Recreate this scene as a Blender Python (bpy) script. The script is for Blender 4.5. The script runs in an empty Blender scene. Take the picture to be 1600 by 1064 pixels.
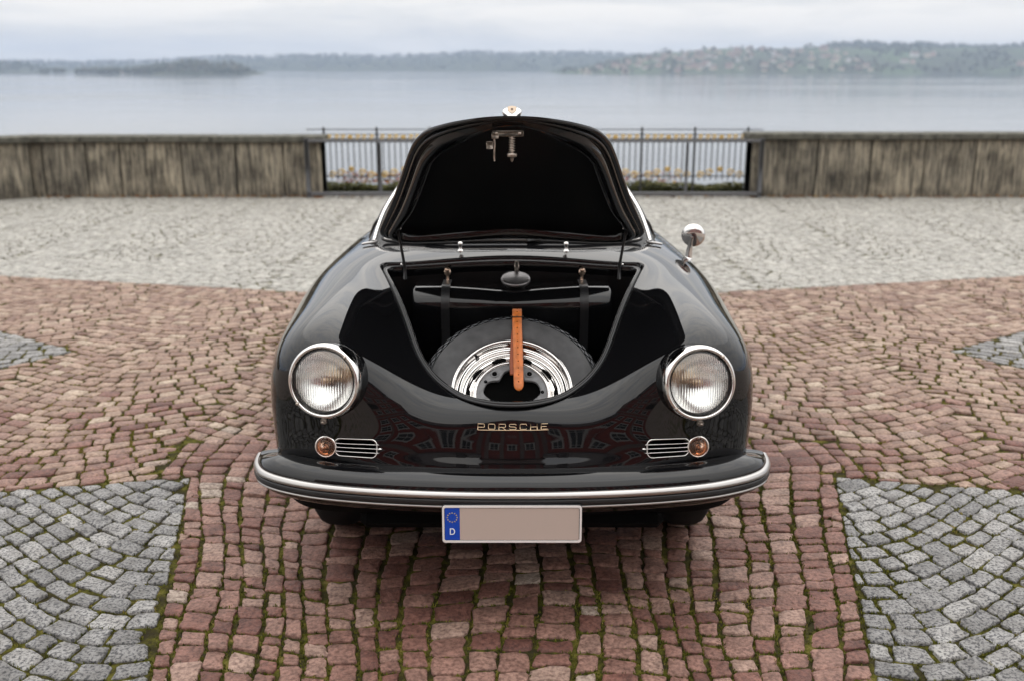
import bpy, math, random
import numpy as np
from mathutils import Vector, Matrix

random.seed(7)
rng = np.random.default_rng(11)
R = math.radians
scene = bpy.context.scene

# ------------------------------------------------------------------ camera
cam_data = bpy.data.cameras.new('camera')
cam = bpy.data.objects.new('camera', cam_data)
scene.collection.objects.link(cam)
scene.camera = cam
cam_data.sensor_width = 36.0
cam_data.lens = 35.0
cam_data.clip_start = 0.05
cam_data.clip_end = 30000.0
cam.location = (0.0, -2.72, 1.67)
cam.rotation_euler = (math.pi / 2 - math.atan((532 - 104) / 1555.6), 0.0, 0.0)
cam_data.dof.use_dof = True
cam_data.dof.focus_distance = 3.12
cam_data.dof.aperture_fstop = 2.4

# ------------------------------------------------------------------ sky and sun
SUN_EL, SUN_AZ = R(66), R(14)
world = bpy.data.worlds.new('World')
scene.world = world
world.use_nodes = True
wn, wl = world.node_tree.nodes, world.node_tree.links
wn.clear()
w_out = wn.new('ShaderNodeOutputWorld')
w_bg = wn.new('ShaderNodeBackground')
w_bg.inputs['Strength'].default_value = 0.1
w_sky = wn.new('ShaderNodeTexSky')
w_sky.sky_type = 'NISHITA'
w_sky.sun_disc = False
w_sky.sun_elevation = SUN_EL
w_sky.sun_rotation = SUN_AZ
w_sky.dust_density = 3.0
w_tc = wn.new('ShaderNodeTexCoord')
w_sep = wn.new('ShaderNodeSeparateXYZ')
wl.new(w_tc.outputs['Generated'], w_sep.inputs[0])
# an even overcast: cloud banks stretched along the horizon
w_map = wn.new('ShaderNodeMapping')
w_map.inputs['Scale'].default_value = (1.0, 1.0, 7.0)
w_map.inputs['Location'].default_value = (0.35, 0.1, 0.0)
wl.new(w_tc.outputs['Generated'], w_map.inputs[0])
w_n1 = wn.new('ShaderNodeTexNoise')
w_n1.inputs['Scale'].default_value = 3.4
w_n1.inputs['Detail'].default_value = 7.0
w_n1.inputs['Roughness'].default_value = 0.55
w_n1.inputs['Distortion'].default_value = 0.3
wl.new(w_map.outputs[0], w_n1.inputs['Vector'])
w_ramp = wn.new('ShaderNodeValToRGB')
w_ramp.color_ramp.elements[0].position = 0.36
w_ramp.color_ramp.elements[0].color = (7.5, 7.65, 7.95, 1)
w_ramp.color_ramp.elements[1].position = 0.58
w_ramp.color_ramp.elements[1].color = (10.3, 9.95, 9.5, 1)
e = w_ramp.color_ramp.elements.new(0.48)
e.color = (8.9, 8.8, 8.65, 1)
wl.new(w_n1.outputs['Fac'], w_ramp.inputs[0])
# overcast skies brighten steadily towards the zenith
w_max = wn.new('ShaderNodeMath'); w_max.operation = 'MAXIMUM'; w_max.inputs[1].default_value = 0.0
wl.new(w_sep.outputs['Z'], w_max.inputs[0])
w_mad = wn.new('ShaderNodeMath'); w_mad.operation = 'MULTIPLY_ADD'
w_mad.inputs[1].default_value = 1.7
w_mad.inputs[2].default_value = 1.0
wl.new(w_max.outputs[0], w_mad.inputs[0])
w_scl = wn.new('ShaderNodeVectorMath'); w_scl.operation = 'SCALE'
wl.new(w_ramp.outputs[0], w_scl.inputs[0])
wl.new(w_mad.outputs[0], w_scl.inputs['Scale'])
w_mix = wn.new('ShaderNodeMixRGB')
w_mix.inputs[0].default_value = 0.93
wl.new(w_sky.outputs[0], w_mix.inputs[1])
wl.new(w_scl.outputs[0], w_mix.inputs[2])
wl.new(w_mix.outputs[0], w_bg.inputs['Color'])
wl.new(w_bg.outputs[0], w_out.inputs[0])

sun_data = bpy.data.lights.new('sun', 'SUN')
sun_data.energy = 1.0
sun_data.angle = R(100)
sun_data.color = (1.0, 0.98, 0.95)
sun = bpy.data.objects.new('sun', sun_data)
scene.collection.objects.link(sun)
# direction the light comes from (same azimuth as the sky's sun)
sd_vec = Vector((math.sin(SUN_AZ) * math.cos(SUN_EL), math.cos(SUN_AZ) * math.cos(SUN_EL), math.sin(SUN_EL)))
sun.rotation_euler = sd_vec.to_track_quat('Z', 'Y').to_euler()

scene.view_settings.view_transform = 'Standard'
scene.view_settings.look = 'None'
scene.view_settings.exposure = 0.0
scene.view_settings.gamma = 1.0
scene.cycles.use_denoising = True
scene.cycles.max_bounces = 12
scene.cycles.glossy_bounces = 6
scene.cycles.transmission_bounces = 10
scene.cycles.volume_bounces = 0
scene.cycles.caustics_refractive = True
scene.cycles.sample_clamp_indirect = 8.0

# ------------------------------------------------------------------ helpers
def link(o):
    scene.collection.objects.link(o)
    return o

def tag(o, label=None, cat=None, group=None, kind=None):
    if label: o['label'] = label
    if cat: o['category'] = cat
    if group: o['group'] = group
    if kind: o['kind'] = kind
    return o

def empty(name, loc):
    o = bpy.data.objects.new(name, None)
    o.location = loc
    o.empty_display_size = 0.2
    return link(o)

def adopt(o, parent):
    if parent is not None:
        o.parent = parent
        m = Matrix.Identity(4)
        p = parent
        chain = []
        while p is not None:
            chain.append(p)
            p = p.parent
        for p in reversed(chain):
            loc = Matrix.LocRotScale(p.location, p.rotation_euler, p.scale)
            m = m @ (p.matrix_parent_inverse @ loc if p.parent else loc)
        o.matrix_parent_inverse = m.inverted()
    return o

def mesh_data(name, verts, faces, mats, smooth=True, midx=None, normals=None, attrs=None):
    me = bpy.data.meshes.new(name)
    v = np.asarray(verts, dtype=np.float64).reshape(-1, 3)
    me.from_pydata(v.tolist(), [], [list(map(int, f)) for f in faces])
    if not isinstance(mats, (list, tuple)): mats = [mats]
    for m in mats: me.materials.append(m)
    if midx is not None:
        me.polygons.foreach_set('material_index', np.asarray(midx, dtype=np.int32))
    if smooth:
        me.polygons.foreach_set('use_smooth', np.ones(len(me.polygons), dtype=bool))
    if attrs:
        for k, a in attrs.items():
            at = me.attributes.new(k, 'FLOAT', 'POINT')
            at.data.foreach_set('value', np.asarray(a, dtype=np.float32))
    me.update()
    if normals is not None:
        me.normals_split_custom_set_from_vertices(np.asarray(normals).tolist())
    return me

def mk(name, verts, faces, mats, parent=None, smooth=True, **kw):
    o = link(bpy.data.objects.new(name, mesh_data(name, verts, faces, mats, smooth, **kw)))
    return adopt(o, parent)

class MB:
    """collects shapes into one mesh"""
    def __init__(s): s.v = []; s.f = []; s.m = []; s.n = 0
    def add(s, v, f, m=0):
        v = np.asarray(v, float).reshape(-1, 3)
        s.v.append(v)
        s.f += [[int(i) + s.n for i in q] for q in f]
        s.m += [m] * len(f)
        s.n += len(v)
        return s
    def build(s, name, mats, parent=None, smooth=True, **kw):
        return mk(name, np.concatenate(s.v), s.f, mats, parent, smooth, midx=s.m, **kw)

def box(c, d, bev=0.0, rot=None):
    """box with chamfered edges"""
    c = np.array(c, float); h = np.array(d, float) / 2
    if bev <= 0:
        v = np.array([[sx, sy, sz] for sx in (-1, 1) for sy in (-1, 1) for sz in (-1, 1)], float) * h
        f = [(0, 1, 3, 2), (4, 6, 7, 5), (0, 4, 5, 1), (2, 3, 7, 6), (0, 2, 6, 4), (1, 5, 7, 3)]
    else:
        v = []; idx = {}
        for sx in (-1, 1):
            for sy in (-1, 1):
                for sz in (-1, 1):
                    for a in range(3):
                        p = np.array([sx, sy, sz], float) * (h - bev)
                        p[a] += (sx, sy, sz)[a] * bev
                        idx[(sx, sy, sz, a)] = len(v); v.append(p)
        v = np.array(v); f = []
        sg = (-1, 1)
        for a in range(3):
            b, c2 = [(1, 2), (2, 0), (0, 1)][a]
            for s in sg:
                q = []
                for (sb, sc) in ((-1, -1), (1, -1), (1, 1), (-1, 1)):
                    k = [0, 0, 0]; k[a] = s; k[b] = sb; k[c2] = sc
                    q.append(idx[(*k, a)])
                f.append(q if s > 0 else q[::-1])
        for a in range(3):
            b, c2 = [(1, 2), (2, 0), (0, 1)][a]
            for sb in sg:
                for sc in sg:
                    k0 = [0, 0, 0]; k1 = [0, 0, 0]
                    k0[a] = -1; k1[a] = 1; k0[b] = k1[b] = sb; k0[c2] = k1[c2] = sc
                    q = [idx[(*k0, b)], idx[(*k1, b)], idx[(*k1, c2)], idx[(*k0, c2)]]
                    f.append(q if sb * sc > 0 else q[::-1])
        for sx in sg:
            for sy in sg:
                for sz in sg:
                    q = [idx[(sx, sy, sz, 0)], idx[(sx, sy, sz, 1)], idx[(sx, sy, sz, 2)]]
                    f.append(q if sx * sy * sz > 0 else q[::-1])
    if rot is not None:
        v = v @ np.array(rot, float).T
    return v + c, f

def grid_faces(n, m, close_n=False, close_m=False, flip=False):
    f = []
    for i in range(n if close_n else n - 1):
        i2 = (i + 1) % n
        for j in range(m if close_m else m - 1):
            j2 = (j + 1) % m
            q = (i * m + j, i2 * m + j, i2 * m + j2, i * m + j2)
            f.append(q[::-1] if flip else q)
    return f

def unit(v):
    v = np.asarray(v, float)
    return v / np.maximum(np.linalg.norm(v, axis=-1, keepdims=True), 1e-12)

def tangents(p, closed):
    if closed:
        return unit(np.roll(p, -1, 0) - np.roll(p, 1, 0))
    return unit(np.gradient(p, axis=0))

def tube(path, r, seg=8, closed=False, caps=True):
    p = np.asarray(path, float)
    t = tangents(p, closed)
    rr = np.broadcast_to(np.asarray(r, float), (len(p),))
    ref = np.array([0, 0, 1.0]) if abs(t[:, 2]).mean() < 0.8 else np.array([1.0, 0, 0])
    n = unit(np.cross(t, ref)); b = np.cross(n, t)
    a = np.linspace(0, 2 * np.pi, seg, endpoint=False)
    v = p[:, None] + rr[:, None, None] * (np.cos(a)[None, :, None] * n[:, None] + np.sin(a)[None, :, None] * b[:, None])
    f = grid_faces(len(p), seg, closed, True, flip=True)
    v = v.reshape(-1, 3)
    if caps and not closed:
        f.append(list(range(seg)))
        f.append(list(range((len(p) - 1) * seg, len(p) * seg))[::-1])
    return v, f

def frame(axis, up=(0, 0, 1)):
    """columns: right, up, axis"""
    a = unit(axis); r = unit(np.cross(np.asarray(up, float), a)); u = np.cross(a, r)
    return np.stack([r, u, a], 1)

def lathe(profile, center, axis, seg=48, up=(0, 0, 1), cap0=False, cap1=False):
    """profile: list of (radius, height along axis)"""
    M = frame(axis, up)
    a = np.linspace(0, 2 * np.pi, seg, endpoint=False)
    pr = np.asarray(profile, float)
    v = np.stack([pr[:, 0:1] * np.cos(a), pr[:, 0:1] * np.sin(a), np.repeat(pr[:, 1:2], seg, 1)], -1).reshape(-1, 3)
    f = grid_faces(len(pr), seg, False, True, flip=True)
    if cap0: f.append(list(range(seg))[::-1])
    if cap1: f.append(list(range((len(pr) - 1) * seg, len(pr) * seg)))
    return v @ M.T + np.asarray(center, float), f

def catmull(pts, n=8, closed=False):
    p = np.asarray(pts, float)
    if closed:
        q = np.concatenate([p[-1:], p, p[:2]])
        k = len(p)
    else:
        q = np.concatenate([2 * p[:1] - p[1:2], p, 2 * p[-1:] - p[-2:-1]])
        k = len(p) - 1
    out = []
    t = np.linspace(0, 1, n, endpoint=False)[:, None]
    for i in range(k):
        a, b, c, d = q[i], q[i + 1], q[i + 2], q[i + 3]
        out.append(0.5 * (2 * b + (c - a) * t + (2 * a - 5 * b + 4 * c - d) * t ** 2 + (3 * b - a - 3 * c + d) * t ** 3))
    o = np.concatenate(out)
    if not closed: o = np.concatenate([o, p[-1:]])
    return o

# ------------------------------------------------------------------ materials
def new_mat(name):
    m = bpy.data.materials.new(name)
    m.use_nodes = True
    nt = m.node_tree
    return m, nt.nodes, nt.links, nt.nodes['Principled BSDF']

def simple(name, col, rough=0.5, metal=0.0, bump=0.0, bscale=200.0, vary=0.0, vscale=20.0, **kw):
    m, n, l, b = new_mat(name)
    b.inputs['Base Color'].default_value = (*col, 1)
    b.inputs['Roughness'].default_value = rough
    b.inputs['Metallic'].default_value = metal
    for k, v in kw.items():
        b.inputs[k].default_value = v
    if bump or vary:
        g = n.new('ShaderNodeNewGeometry')
    if bump:
        t = n.new('ShaderNodeTexNoise'); t.inputs['Scale'].default_value = bscale; t.inputs['Detail'].default_value = 4
        l.new(g.outputs['Position'], t.inputs['Vector'])
        bp = n.new('ShaderNodeBump'); bp.inputs['Strength'].default_value = bump; bp.inputs['Distance'].default_value = 0.01
        l.new(t.outputs['Fac'], bp.inputs['Height']); l.new(bp.outputs[0], b.inputs['Normal'])
    if vary:
        t = n.new('ShaderNodeTexNoise'); t.inputs['Scale'].default_value = vscale; t.inputs['Detail'].default_value = 5
        l.new(g.outputs['Position'], t.inputs['Vector'])
        r = n.new('ShaderNodeValToRGB')
        r.color_ramp.elements[0].position = 0.3; r.color_ramp.elements[1].position = 0.7
        r.color_ramp.elements[0].color = (*[c * (1 - vary) for c in col], 1)
        r.color_ramp.elements[1].color = (*[min(1, c * (1 + vary)) for c in col], 1)
        l.new(t.outputs['Fac'], r.inputs[0]); l.new(r.outputs[0], b.inputs['Base Color'])
    return m

def ramp(n, stops):
    r = n.new('ShaderNodeValToRGB')
    els = r.color_ramp.elements
    els[0].position = stops[0][0]; els[0].color = (*stops[0][1], 1)
    els[1].position = stops[-1][0]; els[1].color = (*stops[-1][1], 1)
    for p, c in stops[1:-1]:
        x = els.new(p); x.color = (*c, 1)
    return r

def noise(n, l, vec, scale, detail=4, rough=0.5, dist=0.0):
    t = n.new('ShaderNodeTexNoise')
    t.inputs['Scale'].default_value = scale; t.inputs['Detail'].default_value = detail
    t.inputs['Roughness'].default_value = rough; t.inputs['Distortion'].default_value = dist
    l.new(vec, t.inputs['Vector'])
    return t

def mixc(n, l, fac, a, b, mode='MIX'):
    m = n.new('ShaderNodeMixRGB'); m.blend_type = mode
    for i, x in enumerate((fac, a, b)):
        if hasattr(x, 'links'): l.new(x, m.inputs[i])
        elif isinstance(x, (int, float)): m.inputs[i].default_value = x
        else: m.inputs[i].default_value = (*x, 1)
    return m.outputs[0]

def stone_mat(name, stops, spk, spk_scale, spk_lo, spk_hi):
    m, n, l, b = new_mat(name)
    g = n.new('ShaderNodeNewGeometry')
    at = n.new('ShaderNodeAttribute'); at.attribute_name = 'tone'
    base = ramp(n, stops)
    l.new(at.outputs['Fac'], base.inputs[0])
    # mottled crystals with a shape of their own
    t1 = noise(n, l, g.outputs['Position'], spk_scale, 6, 0.65)
    r1 = ramp(n, [(spk_lo, (0, 0, 0)), (spk_hi, (1, 1, 1))])
    l.new(t1.outputs['Fac'], r1.inputs[0])
    dark = mixc(n, l, 1.0, base.outputs[0], spk, 'MULTIPLY')
    c1 = mixc(n, l, r1.outputs[0], dark, base.outputs[0])
    t2 = noise(n, l, g.outputs['Position'], 14, 4, 0.6)
    r2 = ramp(n, [(0.3, (0.66, 0.63, 0.61)), (0.7, (1.25, 1.23, 1.22))])
    l.new(t2.outputs['Fac'], r2.inputs[0])
    c2 = mixc(n, l, 1.0, c1, r2.outputs[0], 'MULTIPLY')
    l.new(c2, b.inputs['Base Color'])
    b.inputs['Roughness'].default_value = 0.55
    b.inputs['Specular IOR Level'].default_value = 0.4
    bp = n.new('ShaderNodeBump'); bp.inputs['Strength'].default_value = 0.9; bp.inputs['Distance'].default_value = 0.011
    t3 = noise(n, l, g.outputs['Position'], 58, 7, 0.68)
    l.new(t3.outputs['Fac'], bp.inputs['Height'])
    l.new(bp.outputs[0], b.inputs['Normal'])
    return m

M = {}
M['paint'] = simple('black_paint', (0.0035, 0.0035, 0.004), 0.02, bump=0.012, bscale=7, **{'IOR': 1.52})
M['inner'] = simple('trunk_black', (0.002, 0.002, 0.0022), 0.4, bump=0.02, bscale=300, **{'Specular IOR Level': 0.2})
M['underseal'] = simple('matt_underseal', (0.004, 0.004, 0.004), 0.9, bump=0.2, bscale=150, **{'Specular IOR Level': 0.1})
M['chrome'] = simple('chrome', (0.78, 0.76, 0.74), 0.06, 1.0)
M['alu'] = simple('polished_aluminium', (0.48, 0.465, 0.45), 0.28, 1.0)
M['steel'] = simple('aged_steel', (0.42, 0.36, 0.31), 0.35, 1.0, vary=0.35, vscale=90)
M['rubber'] = simple('black_rubber', (0.012, 0.012, 0.013), 0.35)
M['tyre'] = simple('tyre_rubber', (0.060, 0.060, 0.062), 0.55, bump=0.05, bscale=350, vary=0.25, vscale=25)
M['tread'] = simple('tread_rubber', (0.13, 0.135, 0.145), 0.5, bump=0.05, bscale=300, vary=0.2, vscale=30)
M['hole'] = simple('dark_opening', (0.0015, 0.0015, 0.0015), 0.8, **{'Specular IOR Level': 0.05})
M['hub'] = simple('silver_wheel_paint', (0.20, 0.20, 0.205), 0.4, vary=0.2, vscale=60)
M['leather'] = simple('tan_leather', (0.60, 0.165, 0.032), 0.4, bump=0.12, bscale=500, vary=0.28, vscale=45)
M['leather_edge'] = simple('dark_leather', (0.27, 0.055, 0.012), 0.5, bump=0.1, bscale=400)
M['gold'] = simple('gold_lettering', (0.72, 0.54, 0.36), 0.28, 1.0)
M['plate'] = simple('beige_plate', (0.47, 0.38, 0.335), 0.45)
M['plate_white'] = simple('plate_frame_white', (0.72, 0.68, 0.66), 0.35)
M['plate_blue'] = simple('plate_blue', (0.002, 0.055, 0.42), 0.35)
M['star'] = simple('star_yellow', (0.55, 0.42, 0.10), 0.5)
M['white'] = simple('white_print', (0.75, 0.77, 0.8), 0.5)
M['glass'] = simple('clear_glass', (0.97, 0.98, 0.98), 0.0, **{'Transmission Weight': 1.0, 'IOR': 1.48})
M['window'] = simple('car_window_glass', (0.75, 0.8, 0.8), 0.0, **{'Transmission Weight': 1.0, 'IOR': 1.1, 'Coat Weight': 1.0, 'Coat IOR': 1.5, 'Coat Roughness': 0.0})
M['amber'] = simple('amber_lens', (1.0, 0.62, 0.42), 0.03, **{'IOR': 1.5, 'Transmission Weight': 1.0})
M['crest'] = simple('crest_enamel', (0.50, 0.40, 0.31), 0.4, 0.7)
M['bulb'] = simple('bulb_glass', (0.6, 0.45, 0.3), 0.15, 0.6)
M['seat'] = simple('brown_seat_leather', (0.12, 0.06, 0.035), 0.5, bump=0.1)

M['red_sett'] = stone_mat('red_porphyry', [(0.0, (0.115, 0.045, 0.034)), (0.22, (0.195, 0.088, 0.067)), (0.55, (0.29, 0.166, 0.13)), (0.90, (0.37, 0.26, 0.208)), (1.0, (0.42, 0.36, 0.30))],
                          (0.40, 0.34, 0.33), 75, 0.36, 0.58)
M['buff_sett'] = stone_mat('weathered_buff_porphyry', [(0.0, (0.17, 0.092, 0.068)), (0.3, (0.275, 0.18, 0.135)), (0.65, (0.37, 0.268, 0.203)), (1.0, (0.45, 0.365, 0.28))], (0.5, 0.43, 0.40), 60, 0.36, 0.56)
M['sheen_sett'] = stone_mat('sheen_granite', [(0.0, (0.35, 0.345, 0.318)), (0.6, (0.405, 0.40, 0.368)), (1.0, (0.455, 0.447, 0.41))], (0.5, 0.5, 0.48), 60, 0.38, 0.52)  # far grey setts: grazing sky sheen painted in as a lighter stone colour
M['grey_sett'] = stone_mat('grey_granite', [(0.0, (0.20, 0.199, 0.196)), (0.6, (0.285, 0.283, 0.277)), (1.0, (0.37, 0.365, 0.35))],
                           (0.20, 0.20, 0.22), 105, 0.41, 0.53)

def bed_mat():
    m, n, l, b = new_mat('mossy_joint_soil')
    g = n.new('ShaderNodeNewGeometry')
    t = noise(n, l, g.outputs['Position'], 14, 7, 0.7)
    r = ramp(n, [(0.34, (0.025, 0.02, 0.013)), (0.48, (0.042, 0.037, 0.011)), (0.58, (0.095, 0.09, 0.014)), (0.67, (0.18, 0.135, 0.05)), (0.80, (0.09, 0.065, 0.03))])
    l.new(t.outputs['Fac'], r.inputs[0])
    l.new(r.outputs[0], b.inputs['Base Color'])
    b.inputs['Roughness'].default_value = 0.95
    b.inputs['Specular IOR Level'].default_value = 0.1
    t2 = noise(n, l, g.outputs['Position'], 220, 4)
    bp = n.new('ShaderNodeBump'); bp.inputs['Strength'].default_value = 0.9; bp.inputs['Distance'].default_value = 0.01
    l.new(t2.outputs['Fac'], bp.inputs['Height']); l.new(bp.outputs[0], b.inputs['Normal'])
    return m
M['bed'] = bed_mat()

def tone_mat(name, stops, rough=0.8, trans=0.0):
    m, n, l, b = new_mat(name)
    at = n.new('ShaderNodeAttribute'); at.attribute_name = 'tone'
    r = ramp(n, stops)
    l.new(at.outputs['Fac'], r.inputs[0]); l.new(r.outputs[0], b.inputs['Base Color'])
    b.inputs['Roughness'].default_value = rough
    b.inputs['Specular IOR Level'].default_value = 0.15
    return m
M['moss'] = tone_mat('moss_blades', [(0, (0.03, 0.036, 0.007)), (0.5, (0.10, 0.105, 0.014)), (0.8, (0.19, 0.17, 0.03)), (1.0, (0.28, 0.20, 0.085))])
M['hedge'] = tone_mat('hedge_leaves', [(0, (0.030, 0.034, 0.010)), (0.6, (0.07, 0.075, 0.02)), (1.0, (0.14, 0.13, 0.05))])
M['flower'] = tone_mat('flower_petals', [(0, (0.22, 0.02, 0.02)), (0.45, (0.30, 0.06, 0.03)), (0.6, (0.50, 0.25, 0.05)), (0.85, (0.60, 0.42, 0.10)), (1.0, (0.10, 0.12, 0.04))])
M['forest'] = tone_mat('far_trees', [(0, (0.035, 0.045, 0.025)), (0.5, (0.055, 0.062, 0.034)), (1.0, (0.085, 0.078, 0.05))], 0.95)
M['litter'] = tone_mat('fallen_leaves', [(0, (0.10, 0.03, 0.015)), (0.5, (0.22, 0.09, 0.03)), (1.0, (0.28, 0.18, 0.06))])

def wall_mat():
    m, n, l, b = new_mat('weathered_tooled_stone')
    g = n.new('ShaderNodeNewGeometry')
    at = n.new('ShaderNodeAttribute'); at.attribute_name = 'tone'
    mp = n.new('ShaderNodeMapping'); mp.inputs['Scale'].default_value = (1.0, 1.0, 0.10)
    l.new(g.outputs['Position'], mp.inputs[0])
    # vertical run-off streaks from rain
    t = noise(n, l, mp.outputs[0], 24, 7, 0.7)
    r = ramp(n, [(0.32, (0.035, 0.033, 0.029)), (0.45, (0.17, 0.157, 0.13)), (0.56, (0.33, 0.30, 0.24)), (0.70, (0.48, 0.44, 0.355))])
    l.new(t.outputs['Fac'], r.inputs[0])
    t2 = noise(n, l, g.outputs['Position'], 2.3, 5, 0.6)
    r2 = ramp(n, [(0.34, (0.38, 0.37, 0.36)), (0.56, (1.0, 0.98, 0.95))])
    l.new(t2.outputs['Fac'], r2.inputs[0])
    c = mixc(n, l, 1.0, r.outputs[0], r2.outputs[0], 'MULTIPLY')
    r3 = ramp(n, [(0, (0.72, 0.72, 0.72)), (1, (1.18, 1.16, 1.12))])
    l.new(at.outputs['Fac'], r3.inputs[0])
    c = mixc(n, l, 1.0, c, r3.outputs[0], 'MULTIPLY')
    l.new(c, b.inputs['Base Color'])
    b.inputs['Roughness'].default_value = 0.9
    w = n.new('ShaderNodeMapping'); w.inputs['Scale'].default_value = (1, 1, 0.03)
    l.new(g.outputs['Position'], w.inputs[0])
    t3 = noise(n, l, w.outputs[0], 45, 3, 0.6)
    bp = n.new('ShaderNodeBump'); bp.inputs['Strength'].default_value = 0.8; bp.inputs['Distance'].default_value = 0.02
    l.new(t3.outputs['Fac'], bp.inputs['Height']); l.new(bp.outputs[0], b.inputs['Normal'])
    return m
M['wall'] = wall_mat()
M['coping'] = simple('lichened_coping', (0.085, 0.082, 0.066), 0.9, bump=0.5, bscale=60, vary=0.6, vscale=9)
M['mortar'] = simple('dark_mortar', (0.03, 0.028, 0.022), 0.95)
M['iron'] = simple('dark_iron', (0.018, 0.018, 0.020), 0.5)
M['barrier'] = simple('grey_painted_tube', (0.095, 0.095, 0.10), 0.5)
M['gilt'] = simple('gilded_iron', (0.62, 0.43, 0.14), 0.45, 0.2)
# ------------------------------------------------------------------ ground: cobbled terrace
XL = 10.5
pav = mk('pavement', [(-XL, -36, -0.0075), (XL, -36, -0.0075), (XL, 11.6, -0.0075), (-XL, 11.6, -0.0075)], [(0, 1, 2, 3)], M['bed'], smooth=False)
tag(pav, 'cobbled terrace of red and grey setts with mossy joints', kind='structure')

GREY = []      # convex wedges of grey setts, drawn as (apex, edge directions)
for s in (-1, 1):
    GREY.append([(s * 1.36, 1.18), (s * 0.62, -2.0), (s * 0.62, -4.2), (s * 9.5, -4.2), (s * 9.5, -0.33)])
    GREY.append([(s * 2.65, 3.11), (s * 4.4, 1.0), (s * 9.5, 1.0), (s * 9.5, 5.73), (s * 6.5, 5.73)])
    GREY.append([(0, 4.37), (s * XL, 6.84), (s * XL, 11.0), (0, 11.0)])
def ccw(p):
    a = sum(p[i][0] * p[(i + 1) % len(p)][1] - p[(i + 1) % len(p)][0] * p[i][1] for i in range(len(p)))
    return p if a > 0 else p[::-1]
GREY = [ccw(p) for p in GREY]
def edges(poly):
    out = []
    for i in range(len(poly)):
        a, b = poly[i], poly[(i + 1) % len(poly)]
        dx, dy = b[0] - a[0], b[1] - a[1]
        L = math.hypot(dx, dy)
        nx, ny = -dy / L, dx / L            # inward
        out.append((nx, ny, -(nx * a[0] + ny * a[1])))
    return out
GE = [edges(p) for p in GREY]
def depth_in(E, x, y):
    return min(nx * x + ny * y + c for nx, ny, c in E)
def clip_half(poly, e, sgn):
    nx, ny, c = e
    d = [sgn * (nx * p[0] + ny * p[1] + c) for p in poly]
    out = []
    for i in range(len(poly)):
        j = (i + 1) % len(poly)
        if d[i] >= 0: out.append(poly[i])
        if (d[i] >= 0) != (d[j] >= 0):
            t = d[i] / (d[i] - d[j])
            out.append((poly[i][0] + t * (poly[j][0] - poly[i][0]), poly[i][1] + t * (poly[j][1] - poly[i][1])))
    return out
def area(p):
    return 0.5 * sum(p[i][0] * p[(i + 1) % len(p)][1] - p[(i + 1) % len(p)][0] * p[i][1] for i in range(len(p)))

def in_view(x, y):
    return -1.35 < y < 10.62 and abs(x) < 0.53 * (y + 2.72) + 1.15

def lattice_rows(x0, x1, y0, y1, curve, step, rowh, normal_mix=0.75):
    """setts laid in curved rows: yields quads"""
    k0, k1 = int(math.floor(y0 / rowh)) - 12, int(math.ceil(y1 / rowh)) + 12
    for k in range(k0, k1):
        x = x0 - random.random() * step
        jit = random.uniform(-0.006, 0.006)
        while x < x1:
            w = step * random.uniform(0.78, 1.25)
            xm = x + w / 2
            yy = k * rowh + curve(xm)
            if y0 - 0.2 < yy < y1 + 0.2 and in_view(xm, yy):
                q = []
                for (xx, up) in ((x, 0), (x + w, 0), (x + w, 1), (x, 1)):
                    sl = (curve(xx + 0.01) - curve(xx - 0.01)) / 0.02
                    c2 = 1 / (1 + sl * sl)
                    # joint leans towards the row's normal
                    ox = -sl * c2 * rowh * normal_mix * (up - 0.5)
                    yb = (k + up) * rowh + curve(xx)
                    q.append((xx + ox, yb + sl * ox))
                yield q
            # keep the stones about as long on the slopes
            x += w
def arc_curve(xc, lane, amp):
    def f(x):
        t = ((x - xc) / lane + 0.5) % 1.0 - 0.5
        return amp * (2 * abs(t)) ** 1.7
    return f
def edge_arc(s, amp, lane):
    def f(x):
        t = (s * x - 1.2) / lane
        t = t - 2 * math.floor((t + 1) / 2)
        return amp * (0.5 - 0.5 * math.cos(math.pi * t))
    return f

quads = []   # (polygon, is_red)
# red carpet in front of and under the car: long files running away from the camera
def fx(s, y):
    return s * (1 + 0.213 * min(max(y, -1.4), 1.3)) + 0.02 * math.sin(2.3 * y + 5 * s) + 0.014 * math.sin(5.1 * y + 7 * s)
bounds = [-1.6]
while bounds[-1] < 1.6:
    bounds.append(bounds[-1] + 0.089 * random.uniform(0.75, 1.25))
for c in range(len(bounds) - 1):
    s0, s1 = bounds[c], bounds[c + 1]
    y = -1.4 + random.random() * 0.09
    tl = tr = 0.0
    while y < 1.75:
        L = 0.083 * random.uniform(0.62, 1.35)
        wob = lambda s: 0.03 * math.sin(5.2 * s + 1.0)
        nl, nr = random.uniform(-0.012, 0.012), random.uniform(-0.012, 0.012)
        q = [(fx(s0, y), y + tl + wob(s0)), (fx(s1, y), y + tr + wob(s1)), (fx(s1, y + L), y + L + nr + wob(s1)), (fx(s0, y + L), y + L + nl + wob(s0))]
        tl, tr = nl, nr
        q = [(a_ + random.uniform(-.006, .006), b_) for a_, b_ in q]
        xm = sum(p[0] for p in q) / 4; ym = sum(p[1] for p in q) / 4
        if in_view(xm, ym) and abs(xm) < (1.36 + 0.2317 * (ym - 1.18) + 0.09 if ym < 1.18 else 1.5) and ym < 1.62:
            quads.append((q, True, 'A'))
        y += L
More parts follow.
